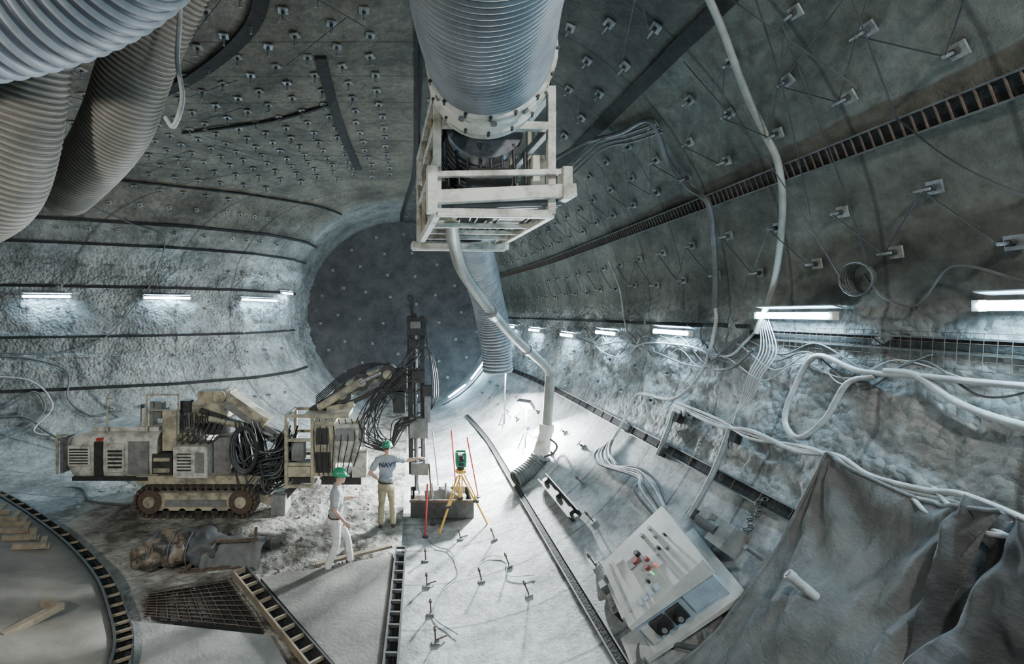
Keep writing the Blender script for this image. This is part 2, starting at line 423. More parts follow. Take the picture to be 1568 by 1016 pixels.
def C(x,y,z): return o+yaw@V((x,y,z))
cr8=[(-.72,-1.3),(.72,-1.3),(.72,1.35),(-.72,1.35)]
for x,y in cr8: mb.beam(C(x,y,-.65),C(x,y,.95),.1,.1,M['white'])
for y in(-.45,.45):
    for x in(-.72,.72): mb.beam(C(x,y,-.65),C(x,y,.95),.06,.06,M['cream'])
for z in (-.65,.0,.45,.9):
    for i in range(4):
        if z==0 and i==0: continue
        a=cr8[i];b=cr8[(i+1)%4]; mb.beam(C(*a,z),C(*b,z),.09,.1,M['white'])
mb.beam(C(-.85,-1.42,-.5),C(.98,-1.42,-.38),.12,.16,M['white']); mb.beam(C(-.85,-1.42,-.22),C(.9,-1.42,-.15),.07,.07,M['white'])
mb.box(C(-.8,-1.4,-.4),(.12,.2,.55),M['white'],yaw); mb.box(C(.86,-1.4,-.3),(.12,.2,.4),M['white'],yaw)
mb.beam(C(-.85,1.3,-.68),C(.85,1.3,-.68),.12,.16,M['white']); mb.beam(C(-.9,.9,-.74),C(.8,.9,-.74),.08,.1,M['white'])
for k,y in enumerate((-1.3,-1.18,-1.06,-.92)): mb.cyl(C(-.8,y,-.58),C(.85,y,-.5),.04,M['steel'] if k%2 else M['cable'],seg=8)
for y in (-.5,0,.5): mb.beam(C(-.72,y,-.65),C(.72,y,-.65),.06,.07,M['white'])
mb.beam(C(-.74,-1.3,-.65),C(-.74,-.45,.45),.045,.06,M['cream']); mb.beam(C(-.74,.45,-.65),C(-.74,1.3,.45),.045,.06,M['cream']); mb.beam(C(.74,-1.3,.45),C(.74,-.45,-.65),.045,.06,M['cream'])
mb.beam(C(-.6,-1.32,.9),C(-.1,-1.32,.45),.05,.05,M['white']); mb.beam(C(.6,-1.32,.9),C(.1,-1.32,.45),.05,.05,M['white'])
mb.box(C(-.05,.55,.15),(1.1,1.1,.9),M['grey'],yaw); mb.cyl(C(-.05,-1.0,.6),C(0,.1,.3),.52,M['steel'],.4,seg=28)
for k in range(8): mb.cyl(C(-.05,-.9+.12*k,.6-.03*k),C(-.05,-.87+.12*k,.6-.03*k),.55-.012*k,M['dsteel'],seg=28)
mb.box(C(.35,-.5,-.35),(.45,.5,.5),M['white'],yaw); mb.box(C(-.45,-.1,-.4),(.3,.8,.36),M['cream'],yaw); mb.box(C(.3,.7,-.45),(.5,.7,.3),M['grey'],yaw); mb.cyl(C(-.3,-1.1,-.15),C(.25,-1.1,-.15),.13,M['dsteel'],seg=16)
mb.box(C(.62,-.9,-.05),(.16,.5,.4),M['white'],yaw)
for k in range(9):
    mb.hose([C(-.6+.15*k,-1.1,.3-.1*(k%3)),C(-.5+.14*k,-.9,-.45-.05*(k%3)),C(-.3+.1*k,.5,-.55)],.022,M['bhose'])
for x,y in cr8: 
    q=C(x,y,.9); mb.cyl(q,V((q.x,q.y,math.sqrt(R*R-q.x**2)+.02)),.02,M['dsteel'],seg=6)
for y in(1.5,3.8): 
    for xx in(.0,1.0): mb.cyl((xx+.05,y,2.9),(xx,y,math.sqrt(R*R-xx*xx)+.02),.014,M['dsteel'],seg=6)
mb.build('suspended_fan_frame',.01)
mb=MB()
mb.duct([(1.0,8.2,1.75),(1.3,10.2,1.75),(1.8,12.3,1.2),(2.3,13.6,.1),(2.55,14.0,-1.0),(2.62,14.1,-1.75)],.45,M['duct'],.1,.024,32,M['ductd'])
mb.build('flexible_vent_duct')
mb=MB()
mb.hose([(.55,6.6,1.35),(.68,7.4,1.1),(1.0,8.3,.62),(2.2,10.3,-.45),(3.35,11.7,-1.3),(3.6,12,-1.6)],.105,M['pipe'],10,16)
mb.cyl((3.62,12,-1.5),(3.52,12,-2.95),.125,M['pipe'],seg=16); mb.ell((3.62,12,-1.55),(.15,.15,.15),M['pipe'])
for p,q in(((1.6,9.3,.03),(1.7,9.5,-.05)),((2.75,11,-.86),(2.85,11.12,-.93))): mb.cyl(p,q,.125,M['steel'],seg=16)
mb.cyl((3.52,12,-2.9),(3.5,12,-3.1),.19,M['white'],seg=16); mb.cyl((3.5,12,-3.1),(3.35,12,-3.7),.17,M['white'],.2,seg=16)
mb.cyl((3.35,12,-3.7),(3.33,12,-3.78),.24,M['steel'],seg=16)
mb.duct([(3.33,12,-3.75),(3.1,11.9,-4.0),(2.85,11.8,-4.15),(2.62,11.7,-4.25)],.2,M['tarp'],.09,.018,16)
mb.hose([(3.5,11.9,-3.2),(3.72,11.8,-3.4),(3.62,11.8,-3.6),(3.4,11.8,-3.7)],.025,M['bhose'])
mb.build('dust_suction_pipe')
# ------------------------------------------------------------------ upper-left ducts
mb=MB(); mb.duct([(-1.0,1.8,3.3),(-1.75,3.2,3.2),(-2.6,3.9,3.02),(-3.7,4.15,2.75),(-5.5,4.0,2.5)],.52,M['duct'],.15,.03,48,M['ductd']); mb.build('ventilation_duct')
mb=MB(); mb.duct([(-3.0,5.9,4.6),(-3.45,6.15,4.05),(-4.05,6.6,3.35),(-4.5,7.0,2.95),(-5.2,7.5,2.55),(-6.3,8.2,2.2)],.46,M['ductold'],.07,.013,40,M['ductoldshade']); mb.build('ventilation_duct')
mb=MB(); mb.duct([(-4.6,5.5,3.9),(-5.0,5.9,2.95),(-5.35,6.2,2.3),(-6.0,6.6,1.65),(-7,7,1.3)],.45,M['ductold'],.08,.016,40,M['ductoldshade']); mb.build('ventilation_duct')
mb=MB(); mb.hose([(-2.75,5.4,4.9),(-2.75,5.4,3.6),(-2.78,5.4,3.0),(-2.72,5.4,2.55),(-2.82,5.4,2.22),(-2.92,5.4,2.32)],.03,M['hose']); mb.build('hanging_hose')
# ------------------------------------------------------------------ hoses on the right wall
def wh(name,lst,r,mat,off=.1,n=10):
    mb=MB(); mb.hose([shell(t,y,off if len(q)==0 else q[0]) for t,y,*q in lst],r,M[mat],n,10); return mb.build(name)
wh('conduit_pipe',[(141,5.2),(133.3,5.5),(124,5.8),(117,5.87),(112.3,5.88),(105.5,6.05),(95,6.4),(86.8,6.75)],.04,'pipe',.12)
mb=MB(); mb.hose([V((1.65,7.3,2.2)),V((2.4,8.2,2.7)),shell(134.7,9.2,.3),shell(131,8.38,.15),shell(129,7.63,.1),shell(121,7.83,.1),shell(115,7.7,.1),shell(110,7.34,.14),shell(99.6,7.6,.1),shell(91.2,7.7,.1)],.04,M['cable'],10,10)
for k in range(3): mb.hose([V((1.65,7.4,2.1-.1*k)),V((2.6,8.6,2.5-.1*k)),shell(133-k,9.0,.3),shell(130-k,8.3,.12),shell(128-k,7.53,.1)],.022,M['cable'],10,8)
mb.build('power_cable')
wh('service_cable',[(105,11.5),(97,11.2),(88,11),(82,10.5),(83,9.8),(83.3,8.45),(82.2,7.4),(85,7.0),(89,6.6)],.02,'hose')
wh('service_cable',[(82,14.5),(80.5,12.4),(82.5,11),(81,9.5),(79.5,8.4),(80,7.3),(84,6.8)],.018,'cable')
wh('service_cable',[(83,13),(79,12.2),(78,11),(81,10.4),(84,10.2)],.016,'hose')
random.seed(21)
for k in range(4):   # cables looped between hooks along the wall
    y=random.uniform(3.2,5); t0=random.uniform(82,85.5); lst=[]
    while y<14:
        lst+=[(t0+random.uniform(-.6,.6),y),(t0-random.uniform(1,4.5),y+.55)]; y+=random.uniform(1,1.5)
    wh('service_cable',lst,random.choice((.008,.010)),'hose' if k%2 else 'cable',.08)
wh('service_cable',[(91,7.7),(87.6,7.7),(78.8,7.9),(72,8.5),(70.5,9.7),(66,9.9),(62.6,9.85),(55.5,9.8),(53.5,9.2)],.028,'hose')
for k in range(5):
    wh('air_hose',[(60-k*.6,9.9),(55.5-k*.7,9.75+.1*k),(53.2-k*.5,9.2+.12*k),(55.6-k*.4,8.5-.05*k,.14),(55.5-k,7.9,.1+.05*k),(53.2-k*.8,7.35)],.025,'hose' if k%2 else 'cable')
for k in range(3):
    wh('air_hose',[(70.7+.4*k,8.4),(69.9+.5*k,7.15),(70.9-.6*k,6.5),(70.3+.4*k,5.74),(71.5-.2*k,5.1,.22+.04*k),(70.5-.9*k,4.75,.16),(71-.5*k,4.25,.16),(71.8-.9*k,3.9,.22),(71.1-.6*k,3.4),(70-k,2.8)],(.03,.018,.022)[k],'hose')
wh('air_hose',[(84,2.6),(83.2,3.86),(83,4.53),(82.7,5.17),(84,5.75),(79,5.99),(74,6.02),(72.2,5.75),(75.6,5.48),(80.8,5.3),(82.3,5.0)],.032,'hose')
wh('air_hose',[(83.1,4.9),(83,4.59),(80.8,4.24),(79.7,3.83),(79,3)],.036,'hose')
wh('air_hose',[(71,5.1,.16),(69.5,4.8,.15),(70,4.4,.15),(68.8,4.1,.2),(69.5,3.6,.2),(67,3.2,.2)],.022,'hose')
wh('air_hose',[(71.5,4.2,.15),(70.2,3.95,.25),(69,3.7,.3),(69.5,3.4,.3),(66,3.1,.3)],.022,'hose')
for k in range(6):
    wh('cable_bundle',[(88+.2*k,6.7-.03*k),(84,6.65-.06*k,.12),(80,6.75-.05*k,.16),(76,6.85-.04*k,.12),(71-.3*k,6.9+.05*k)],.008,'hose')
for k in range(4):
    wh('cable_bundle',[(87+.3*k,6.9),(84.5-.5*k,7.3,.15),(81.5+.4*k,7.6,.15),(84,8.0),(87,8.1)],.009,'cable')
mb=MB()
for k in range(6):
    pts=[]
    for i in range(17):
        t=math.tau*i/16; pts.append(shell(94.5+1.7*math.sin(t)*(1+.06*k),5.15+.13*math.cos(t)*(1+.1*k),.1+.02*k))
    mb.sweep(pts,.010,M['cable'],6,False)
mb.hose([shell(95,5.1,.15),shell(92,4.9,.15),shell(91,4.6,.12),shell(95,4.3,.1),shell(93,3.8,.1),shell(91,3.4,.1)],.012,M['cable']); mb.build('coiled_cable')
for (a,b,y,r) in ((60,69.5,8.27,.04),(53.6,70,6.82,.04)):
    mb=MB(); mb.hose([shell(a+(b-a)*i/5,y+.02*i,.09) for i in range(6)],r,M['grey'],4,10)
    for t in (a+1,b-1): mb.box(shell(t,y,.05),(.16,.16,.1),M['dsteel'],matn(snorm(t,y),(0,1,0)))
    mb.build('drain_pipe')
mb=MB()
for i in range(56):
    y=1.5+i*.1; mb.cyl(shell(84.2,y,.07),shell(88,y,.07),.003,M['rust'],seg=4,caps=False)
for t in (84.2,85.1,86.0,86.9,88): mb.hose([shell(t,1.5+i,.07) for i in range(6)],.003,M['rust'],2,4)
mb.build('wire_mesh_panel')
# ------------------------------------------------------------------ left-wall hoses
def lw(name,lst,r,mat,off=.1):
    mb=MB(); mb.hose([leftwall(x,z,off)[0] for x,z in lst],r,M[mat],10,8); mb.build(name)
lw('service_cable',[(-11.4,3.9),(-10.2,3.3),(-9.3,2.9),(-9.6,1.6),(-10.1,.6),(-11.2,-.9),(-12.5,-1.4),(-14.5,-1.3)],.022,'cable')
lw('air_hose',[(-15.5,-1.6),(-13.6,-1.5),(-12.2,-2.0),(-12.0,-3.0),(-11.2,-3.6),(-10.4,-3.5)],.035,'cable')
lw('air_hose',[(-15,-2.1),(-13.2,-2.3),(-12.4,-3.2),(-12.6,-4.0),(-11.2,-4.2)],.03,'hose')
lw('air_hose',[(-15,-3.0),(-13.8,-3.2),(-13.0,-2.7),(-12.6,-3.4),(-13.3,-4.1),(-14.5,-4.3)],.035,'cable')
lw('air_hose',[(-15,-3.6),(-13.2,-3.5),(-12.3,-4.0),(-11.2,-4.45),(-10,-4.4)],.035,'cable')
mb=MB(); mb.hose([(-12.5,13.4,FZ+.06),(-11,12.8,FZ+.06),(-9.6,13.1,FZ+.06),(-8.6,12.2,FZ+.06),(-7.4,11.9,FZ+.05)],.035,M['cable']); mb.build('air_hose')
# ------------------------------------------------------------------ tarpaulin lower right
mb=MB()
def tp(u,v):
    Y=5.36-1.5*u-.3*math.exp(-v*3); sag=1.6*math.sin(math.pi*min(1,u))**.8
    t0=71.5-sag; th=t0+(31-t0)*v
    w=V((u*5,v*4,1))
    # folds radiating from the two hanging corners
    a1=math.atan2(v+.02,u+.02); a2=math.atan2(v+.02,1.02-u); r1=math.hypot(u,v); r2=math.hypot(1-u,v)
    f=.04*math.sin(a1*13+noise.noise(w)*2)*math.exp(-r1*1.8)*min(1,r1*5)+.05*math.sin(a2*11+noise.noise(w+V((3,3,0)))*2)*math.exp(-r2*1.5)*min(1,r2*5)
    f+=.045*noise.noise(V((u*5+v*2,v*3-u*2,1)))+.022*noise.noise(V((u*12+v*5,v*9-u*5,4)))+.008*noise.noise(V((u*30,v*24,8)))
    lift=.24*math.exp(-v*3.2)*abs(math.cos(math.pi*u))**1.5+.12+f+.15*math.exp(-((v-.45)/.16)**2-((u-.42)/.2)**2)
    if v>.6: lift=lift*(1-(v-.6)*1.2)
    return shell(th,Y+.04*math.sin(v*7),max(.035,lift))
mb.grid(tp,150,150,M['tarp']); mb.sweep([tp(0,v) for v in np.linspace(0,1,60)],.018,M['tarp'],8); mb.sweep([tp(u,0) for u in np.linspace(0,1,40)],.022,M['tarp'],8)
mb.build('canvas_tarpaulin')
mb=MB()
def tp2(u,v):
    Y=3.86-1.8*u-.0*v; t0=72-1.2*math.sin(math.pi*u); th=t0+(36-t0)*v
    f=.13*math.sin(u*26+v*6+2.5*noise.noise(V((u*3,v*3,0))))*(1-.4*v)+.12*noise.noise(V((u*9,v*5,7)))+.06*noise.noise(V((u*20,v*14,2)))
    return shell(th,Y-.1*v,max(.04,.3+f-.1*v))
mb.grid(tp2,140,110,M['tarpd']); mb.build('crumpled_tarpaulin')
mb=MB(); a=shell(54.8,4.6,.16); n=snorm(54.5,4.72); d=(n*.6+V((-.15,.45,.25))).normalized()
mb.cyl(a,a+d*.34,.05,M['hose'],seg=20); mb.cyl(a+d*.34,a+d*.345,.04,M['black'],seg=20); mb.cyl(a+d*.28,a+d*.335,.058,M['hose'],seg=20); mb.build('pipe_stub')
# ------------------------------------------------------------------ control box on slope
mb=MB(); th0=43.3; t=math.radians(th0); up=V((-math.sin(t),0,math.cos(t))); tan=V((math.cos(t),0,math.sin(t))); yy=V((0,1,0))
Rb=Matrix((tan,yy,up)).transposed(); yawb=Matrix.Rotation(math.radians(-10),3,'Z'); Rb=Rb@yawb
base=V((R*math.sin(t),6.12,-R*math.cos(t)))
def B(x,y,z): return base+Rb@V((x,y,z))
def bx(x,y,z,sx,sy,sz,m): mb.box(B(x,y,z),(sx,sy,sz),M[m],Rb)
bx(0,0,.12,1.45,1.3,.06,'cabw')
for x in(-.62,.62):
    for y in(-.55,.55): bx(x,y,.05,.12,.12,.16,'grey')
bx(.0,0,.33,1.15,1.1,.42,'blue')
vs=[B(-.62,-.6,.5),B(.62,-.6,.5),B(.62,.6,.5),B(-.62,.6,.5),B(-.62,-.6,.56),B(.62,-.6,.72),B(.62,.6,.72),B(-.62,.6,.56)]
mb.add(vs,[(3,2,1,0),(4,5,6,7),(0,1,5,4),(1,2,6,5),(2,3,7,6),(3,0,4,7)],M['cabw'])
def pan(x,y,h,r,m,seg=12):
    z=.56+.16*(x+.62)/1.24; mb.cyl(B(x,y,z),B(x-.1*h,y,z+h),r,M[m],seg=seg)
for x,y,m,r in ((-.12,.12,'dred',.05),(-.05,.2,'black',.04),(.03,-.0,'dred',.03),(-.02,-.12,'dred',.035),(.1,-.2,'ledr',.015),(.0,-.25,'ledg',.014),(.25,.0,'black',.022),(.3,.2,'grey',.025),(.2,-.08,'grey',.02),(-.1,-.3,'black',.02),(.35,-.1,'grey',.025),(.15,.38,'grey',.03),(.3,.38,'grey',.03),(.42,.1,'black',.016)):
    pan(x,y,.05,r,m)
for k in range(4): bx(-.32+.09*k,-.45,.61+.012*k,.06,.1,.02,'blue')
bx(-.15,.14,.625,.2,.16,.02,'grey'); bx(.2,-.15,.665,.22,.16,.008,'hose'); bx(-.5,0,.58,.03,.9,.02,'grey'); bx(-.35,.38,.6,.14,.1,.02,'cabw')
for x,w in((-.3,.2),(-.06,.2)):
    bx(x,-.57,.33,w,.05,.2,'dsteel'); mb.cyl(B(x,-.6,.33),B(x,-.66,.33),.06,M['black'],seg=14); mb.cyl(B(x,-.66,.33),B(x,-.67,.33),.035,M['grey'],seg=14)
bx(.3,-.56,.35,.35,.03,.28,'blue'); bx(-.48,-.56,.3,.12,.04,.24,'cabw')
bx(-.68,.2,.22,.14,.7,.2,'cabw'); bx(-.78,-.4,.1,.3,.4,.12,'cabw'); bx(-.75,.58,.2,.25,.14,.25,'steel'); bx(-.8,.1,.2,.08,.12,.16,'dsteel')
for k in range(7): mb.hose([B(-.6+.05*k,.5,.3),B(-.72,.66+.04*k,.35),B(-.84-.03*k,.6,.15),B(-.9,.45+.05*k,.06)],.018,M['hose'])
for k in range(8): mb.ell(B(-.85+.03*k,.3+.06*(k%4),.12+.04*(k%3)),(.07,.05,.06),M['hose'],None,8,6,.6,12)
mb.build('control_cabinet',.008)
mb=MB(); th1=54.5; 
for (dy,dt,s) in ((0,0,(.3,.35,.25)),(.35,.8,(.18,.2,.3))):
    mb.box(shell(th1+dt,6.0+dy,.14),s,M['grey'],matn(snorm(th1,5.9),(0,1,0)))
mb.cyl(shell(th1,6.05,.2),shell(th1,6.45,.2),.1,M['dsteel'],seg=14)
for k in range(14): 
    a=shell(57+.4*k,5.9-.05*math.sin(k),.08); mb.sweep([a+V((.03*math.cos(i),.04*math.sin(i),.02*(k%2)*math.cos(i))) for i in np.linspace(0,6.28,9)],.008,M['dsteel'],5,False)
mb.box(shell(55,5.4,.1),(.25,.2,.12),M['grey'],matn(snorm(55,5.4),(0,1,0))); mb.cyl(shell(55,5.4,.1),shell(55,5.4,.4),.03,M['steel'])
mb.build('chain_winch',.006)
mb=MB()
a=shell(38.5,11.0,.1); b=shell(38.8,8.9,.1); n=snorm(38.6,10)
mb.beam(a,b,.2,.05,M['dsteel'],n); mb.beam(a+n*.05+V((.09,0,.07)),b+n*.05+V((.09,0,.07)),.03,.12,M['dsteel'],n); mb.beam(a+n*.05-V((.09,0,.07)),b+n*.05-V((.09,0,.07)),.03,.12,M['dsteel'],n)
for e in(.1,.5,.9): mb.box(a.lerp(b,e)+n*.06,(.16,.1,.08),M['dsteel'],matn(n,(0,1,0)))
mb.cyl(b+n*.05,b+n*.05+V((0,-.12,0)),.05,M['grey'],seg=12); mb.build('steel_channel',.004)
mb=MB()
for th,y in ((3,9.6),(3,8.7),(3.5,7.9),(4,7.2),(12,10.3),(14.5,8.6),(20,9.9),(21,8.8),(22.5,7.8),(9,11.5),(36,7.6),(41,8.6),(45,9.8)):
    p=shell(th,y); n=snorm(th,y); mb.box(p+n*.02,(.12,.12,.025),M['grey'],matn(n,(0,1,0))); mb.cyl(p,p+n*.26+V((0,.02,0)),.014,M['rust'],seg=6); mb.cyl(p+n*.2,p+n*.24,.028,M['rust'],seg=6)
    if random.random()<.6: mb.cyl(p+n*.05,p+n*.05+V((.18,.1,.0)),.012,M['rust'],seg=6)
mb.build('anchor_pins')
wh('thin_cord',[(2,11),(5,10.2),(9,9.8),(10,9.0),(6,8.5),(4,7.8),(8,7.3)],.007,'bhose',.03)
wh('thin_cord',[(12,8.9),(17,9.3),(21,9.0),(20,8.5),(25,8.2)],.007,'hose',.03)
wh('air_hose',[(37,5.0),(34,5.25),(33,5.6),(35,5.85),(38,5.6),(41,5.3),(42.5,5.45)],.032,'cable',.07)
# ------------------------------------------------------------------ near floor structures
def ladder(name,p,q,w=.28,step=.22,h=.1,rm='steel'):
    mb=MB(); p=V(p);q=V(q); d=(q-p).normalized(); s=V((-d.y,d.x,0))*w/2
    mb.add([p+s,p-s,q-s,q+s],[(0,1,2,3)],M['groove'])
    for e in(-1,1): mb.beam(p+s*e+V((0,0,h/2)),q+s*e+V((0,0,h/2)),.03,h,M['dsteel'] if e>0 else M[rm])
    L=(q-p).length; k=0
    while k*step<L:
        c=p+d*k*step+V((0,0,h*.7)); mb.beam(c-s,c+s,.035,.05,M[rm]); k+=1
    mb.build(name)
ladder('ladder_form',(-3.3,8.72,FZ+.08),(-.9,5.9,FZ+.08),.24,.3,.12,'wood')
ladder('ladder_form',(-.25,9.6,FZ+.07),(-.33,5.4,FZ+.07),.2,.3,.1,'cable')
mb=MB()
def slabp(pts,z0,z1,mat):
    n=len(pts); mb.add([V((*p,z0)) for p in pts]+[V((*p,z1)) for p in pts],[tuple(range(n,2*n))]+[(i,(i+1)%n,n+(i+1)%n,n+i) for i in range(n)],M[mat])
slabp([(-2.85,8.55),(-.65,5.9),(-.42,5.5),(-.4,9.35)],FZ-.1,FZ+.12,'slabbrown'); mb.build('floor_slab')
mb=MB(); slabp([(-4.6,7.4),(-2.2,7.05),(-1.3,5.8),(-3.9,5.6)],FZ-.1,FZ+.09,'slab'); mb.build('floor_slab')
mb=MB()
slabp([(-4.7,8.15),(-3.5,8.6),(-2.35,7.2),(-4.4,7.5)],FZ,FZ+.045,'groove')  # dark slab paints the shade of a pit under the bars
for i in range(11):
    u=i/10
    a=V((-4.7,8.15,0)).lerp(V((-3.5,8.6,0)),u); b=V((-4.4,7.5,0)).lerp(V((-2.35,7.2,0)),u); mb.cyl((a.x,a.y,FZ+.08),(b.x,b.y,FZ+.08),.008,M['rust'],seg=6)
    a=V((-4.7,8.15,0)).lerp(V((-4.4,7.5,0)),u); b=V((-3.5,8.6,0)).lerp(V((-2.35,7.2,0)),u); mb.cyl((a.x,a.y,FZ+.1),(b.x,b.y,FZ+.1),.008,M['rust'],seg=6)
mb.build('rebar_mat')
rim=cr([(-12.5,12.9,0),(-11.0,12.1,0),(-9.2,10.95,0),(-7.3,9.6,0),(-5.8,8.35,0),(-4.84,7.3,0),(-4.28,6.55,0),(-3.9,5.6,0)],8)
mb=MB(); NR=len(rim)
prof=[(0,-5.15),(0,-4.8),(.5,-4.74),(1.5,-4.4),(3,-3.7),(4.5,-2.7)]
vs=[]
for p in rim:
    for o_,z in prof:
        q=V((p.x-o_*.85,p.y-o_*.5,z)); q.z+=.05*noise.noise(q*1.2) if o_>.2 else 0; vs.append(q)
K=len(prof); mb.add(vs,[(i*K+k,i*K+k+1,(i+1)*K+k+1,(i+1)*K+k) for i in range(NR-1) for k in range(K-1)],M['bench'],True)
nn=V((.2,.12,0))
for i in range(NR-1):
    a=rim[i];b=rim[i+1]
    mb.add([a+V((.02,.01,-4.92)),b+V((.02,.01,-4.92)),b+nn+V((0,0,-4.92)),a+nn+V((0,0,-4.92))],[(0,1,2,3)],M['groove'])
    mb.beam(a+nn+V((0,0,-4.94)),b+nn+V((0,0,-4.94)),.025,.22,M['dsteel'])
    mb.beam(a+V((0,0,-4.8)),b+V((0,0,-4.8)),.04,.06,M['dsteel'])
    if i%2==0: mb.beam(a+V((0,0,-4.84)),a+nn+V((0,0,-4.84)),.035,.035,M['wood'])
mb.build('curved_invert_form')
mb=MB()
for x,y,a,l in((-8.5,9.75,.55,.8),(-8.1,9.45,.65,.6),(-9.2,10.3,.5,.8),(-9.9,10.7,.4,.8),(-7.6,9.1,.6,.6),(-8.8,10.05,.55,.7)):
    z=-4.62; mb.box((x,y,z),(l,.1,.09),M['wood'],rotz(a)@Matrix.Rotation(.25,3,'Y')); mb.box((x+.1,y+.2,z-.02),(.1,.4,.08),M['wood'],rotz(a))
mb.build('timber_blocks')
mb=MB(); mb.box((-5.6,6.75,-4.52),(.11,.8,.1),M['wood'],rotz(-.35)@Matrix.Rotation(-.05,3,'X')); mb.box((-5.65,7.1,-4.5),(.25,.1,.1),M['wood'],rotz(-.35)); mb.build('timber_prop')
mb=MB()
ro=rotz(math.radians(12))
mb.ell((-4.8,9.2,FZ+.33),(.62,.34,.33),M['orange'],ro,48,32,.28,4)
mb.ell((-5.2,9.05,FZ+.26),(.34,.28,.27),M['orange'],ro,28,20,.35,5)
mb.ell((-4.3,9.3,FZ+.34),(.4,.4,.32),M['tarpd'],ro,28,18,.5,6)
for k in range(3): mb.sweep([V((-5.1+.35*k,9.18,FZ+.33))+V((0,.36*math.cos(t_),.34*math.sin(t_))) for t_ in np.linspace(0,6.28,20)],.014,M['cable'],6,False)
def tb(u,v):
    x=-4.35+1.35*u; y=8.95+.9*v; z=FZ+.06+.48*math.sin(math.pi*min(1,v*1.1))**.6*(1-.25*u)+.14*noise.noise(V((x*3,y*5,0)))+.05*math.sin(v*14+u*4)
    return V((x+.06*noise.noise(V((y*6,x*3,5))),y+.12*noise.noise(V((x*4,1,v*3))),max(z,FZ+.02)))
mb.grid(tb,50,40,M['tarp'])
for p,q in (((-4.5,8.85,FZ+.02),(-3.9,9.05,FZ+.55)),((-3.9,9.05,FZ+.55),(-3.1,9.2,FZ+.5)),((-3.2,9.15,FZ+.02),(-3.15,9.2,FZ+.75)),((-4.4,8.85,FZ+.05),(-3.1,9.05,FZ+.1))):
    mb.beam(p,q,.05,.05,M['rust'])
mb.build('wrapped_equipment_bundle')
# ------------------------------------------------------------------ crawler drill rig
mb=MB(); O=V((0,11.5,FZ))
def G(u,w,d=0): return O+V((u,d,w))
def rb(u0,u1,w0,w1,d0,d1,m,**k): mb.box(G((u0+u1)/2,(w0+w1)/2,(d0+d1)/2),(u1-u0,d1-d0,w1-w0),M[m],**k)
for d in (0,1.5):
    u0,u1,r=-6.5,-4.25,.36; path=[]
    for i in range(12): path.append((u0+(u1-u0)*i/12,.74))
    for i in range(9): a=math.pi/2-math.pi*i/9; path.append((u1+r*math.cos(a),.38+r*math.sin(a)))
    for i in range(12): path.append((u1-(u1-u0)*i/12,.02))
    for i in range(9): a=-math.pi/2-math.pi*i/9; path.append((u0+r*math.cos(a),.38+r*math.sin(a)))
    n=len(path)
    for i in range(n):
        p=path[i];q=path[(i+1)%n]; mb.beam(G(p[0],p[1]+.02,d+.02),G(q[0],q[1]+.02,d+.02),.5,.05,M['dsteel'],V((0,1,0)).cross(V((q[0]-p[0],0,q[1]-p[1]))))
        mb.beam(G(p[0]*.5+q[0]*.5,(p[1]+q[1])/2+.02,d-.25),G(p[0]*.5+q[0]*.5,(p[1]+q[1])/2+.02,d+.27),.06,.1,M['rust'])
    rb(-6.35,-4.4,.18,.62,d-.2,d+.2,'cream'); rb(-6.1,-4.6,.3,.45,d-.24,d-.18,'grey')
    for u in (u0,u1): mb.cyl(G(u,.4,d-.22),G(u,.4,d+.22),.3,M['rust'],seg=20); mb.cyl(G(u,.4,d-.26),G(u,.4,d-.2),.14,M['cream'],seg=14)
    for i in range(5): mb.cyl(G(-6.1+i*.4,.14,d-.2),G(-6.1+i*.4,.14,d+.2),.1,M['dsteel'],seg=12)
rb(-6.9,-3.8,.8,1.0,-.1,1.7,'cream'); rb(-5.9,-4.9,.4,.85,.3,1.2,'dsteel')
def hood(u,v):
    a=math.tau*v; uu=-9.0+2.6*u; e=sm(u,-.02,.22); h=.62*(.62+.38*e); w_=.85*(.55+.45*e)
    cx_=math.copysign(abs(math.cos(a))**.35,math.cos(a)); sx_=math.copysign(abs(math.sin(a))**.35,math.sin(a))
    return G(uu,1.45+h*sx_,.8-w_*cx_)
mb.grid(hood,24,48,M['mwhite'],True)
mb.add([hood(0,k/48) for k in range(48)],[tuple(range(48))],M['grey'])
mb.add([hood(1,k/48) for k in range(48)],[tuple(reversed(range(48)))],M['cream'])
for u0,u1,w0,w1,m in((-8.6,-8.05,1.25,1.75,'mwhite'),(-7.95,-7.75,1.0,1.85,'dsteel'),(-7.65,-7.2,1.1,1.8,'mwhite'),(-7.1,-6.6,1.05,1.85,'grey'),(-8.5,-6.6,.88,.98,'dsteel'),(-7.9,-7.76,1.88,1.94,'red')):
    rb(u0,u1,w0,w1,-.1,.0,m)
for k in range(6): rb(-8.55,-8.1,1.3+.07*k,1.33+.07*k,-.12,-.09,'dsteel')
for k in range(5): rb(-7.6,-7.25,1.2+.1*k,1.25+.1*k,-.12,-.09,'dsteel')
rb(-8.95,-8.88,1.0,1.9,.1,1.5,'steel'); mb.cyl(G(-9.1,.95,.2),G(-9.1,1.95,.2),.03,M['cream']); mb.cyl(G(-9.1,1.95,.2),G(-8.8,1.95,.2),.03,M['cream'])
rb(-8.2,-6.5,2.05,2.15,.2,1.4,'mwhite'); mb.cyl(G(-7.3,2.1,.9),G(-7.3,2.6,.9),.07,M['dsteel'])
rb(-7.0,-6.75,2.05,2.6,.3,.6,'mwhite'); rb(-6.9,-6.6,2.3,2.75,.5,.9,'grey')
for u in(-7.75,-6.75,-5.95): mb.cyl(G(u,2.0,.1),G(u,2.95 if u<-7 else 3.0,.1),.022,M['cream'],seg=8)
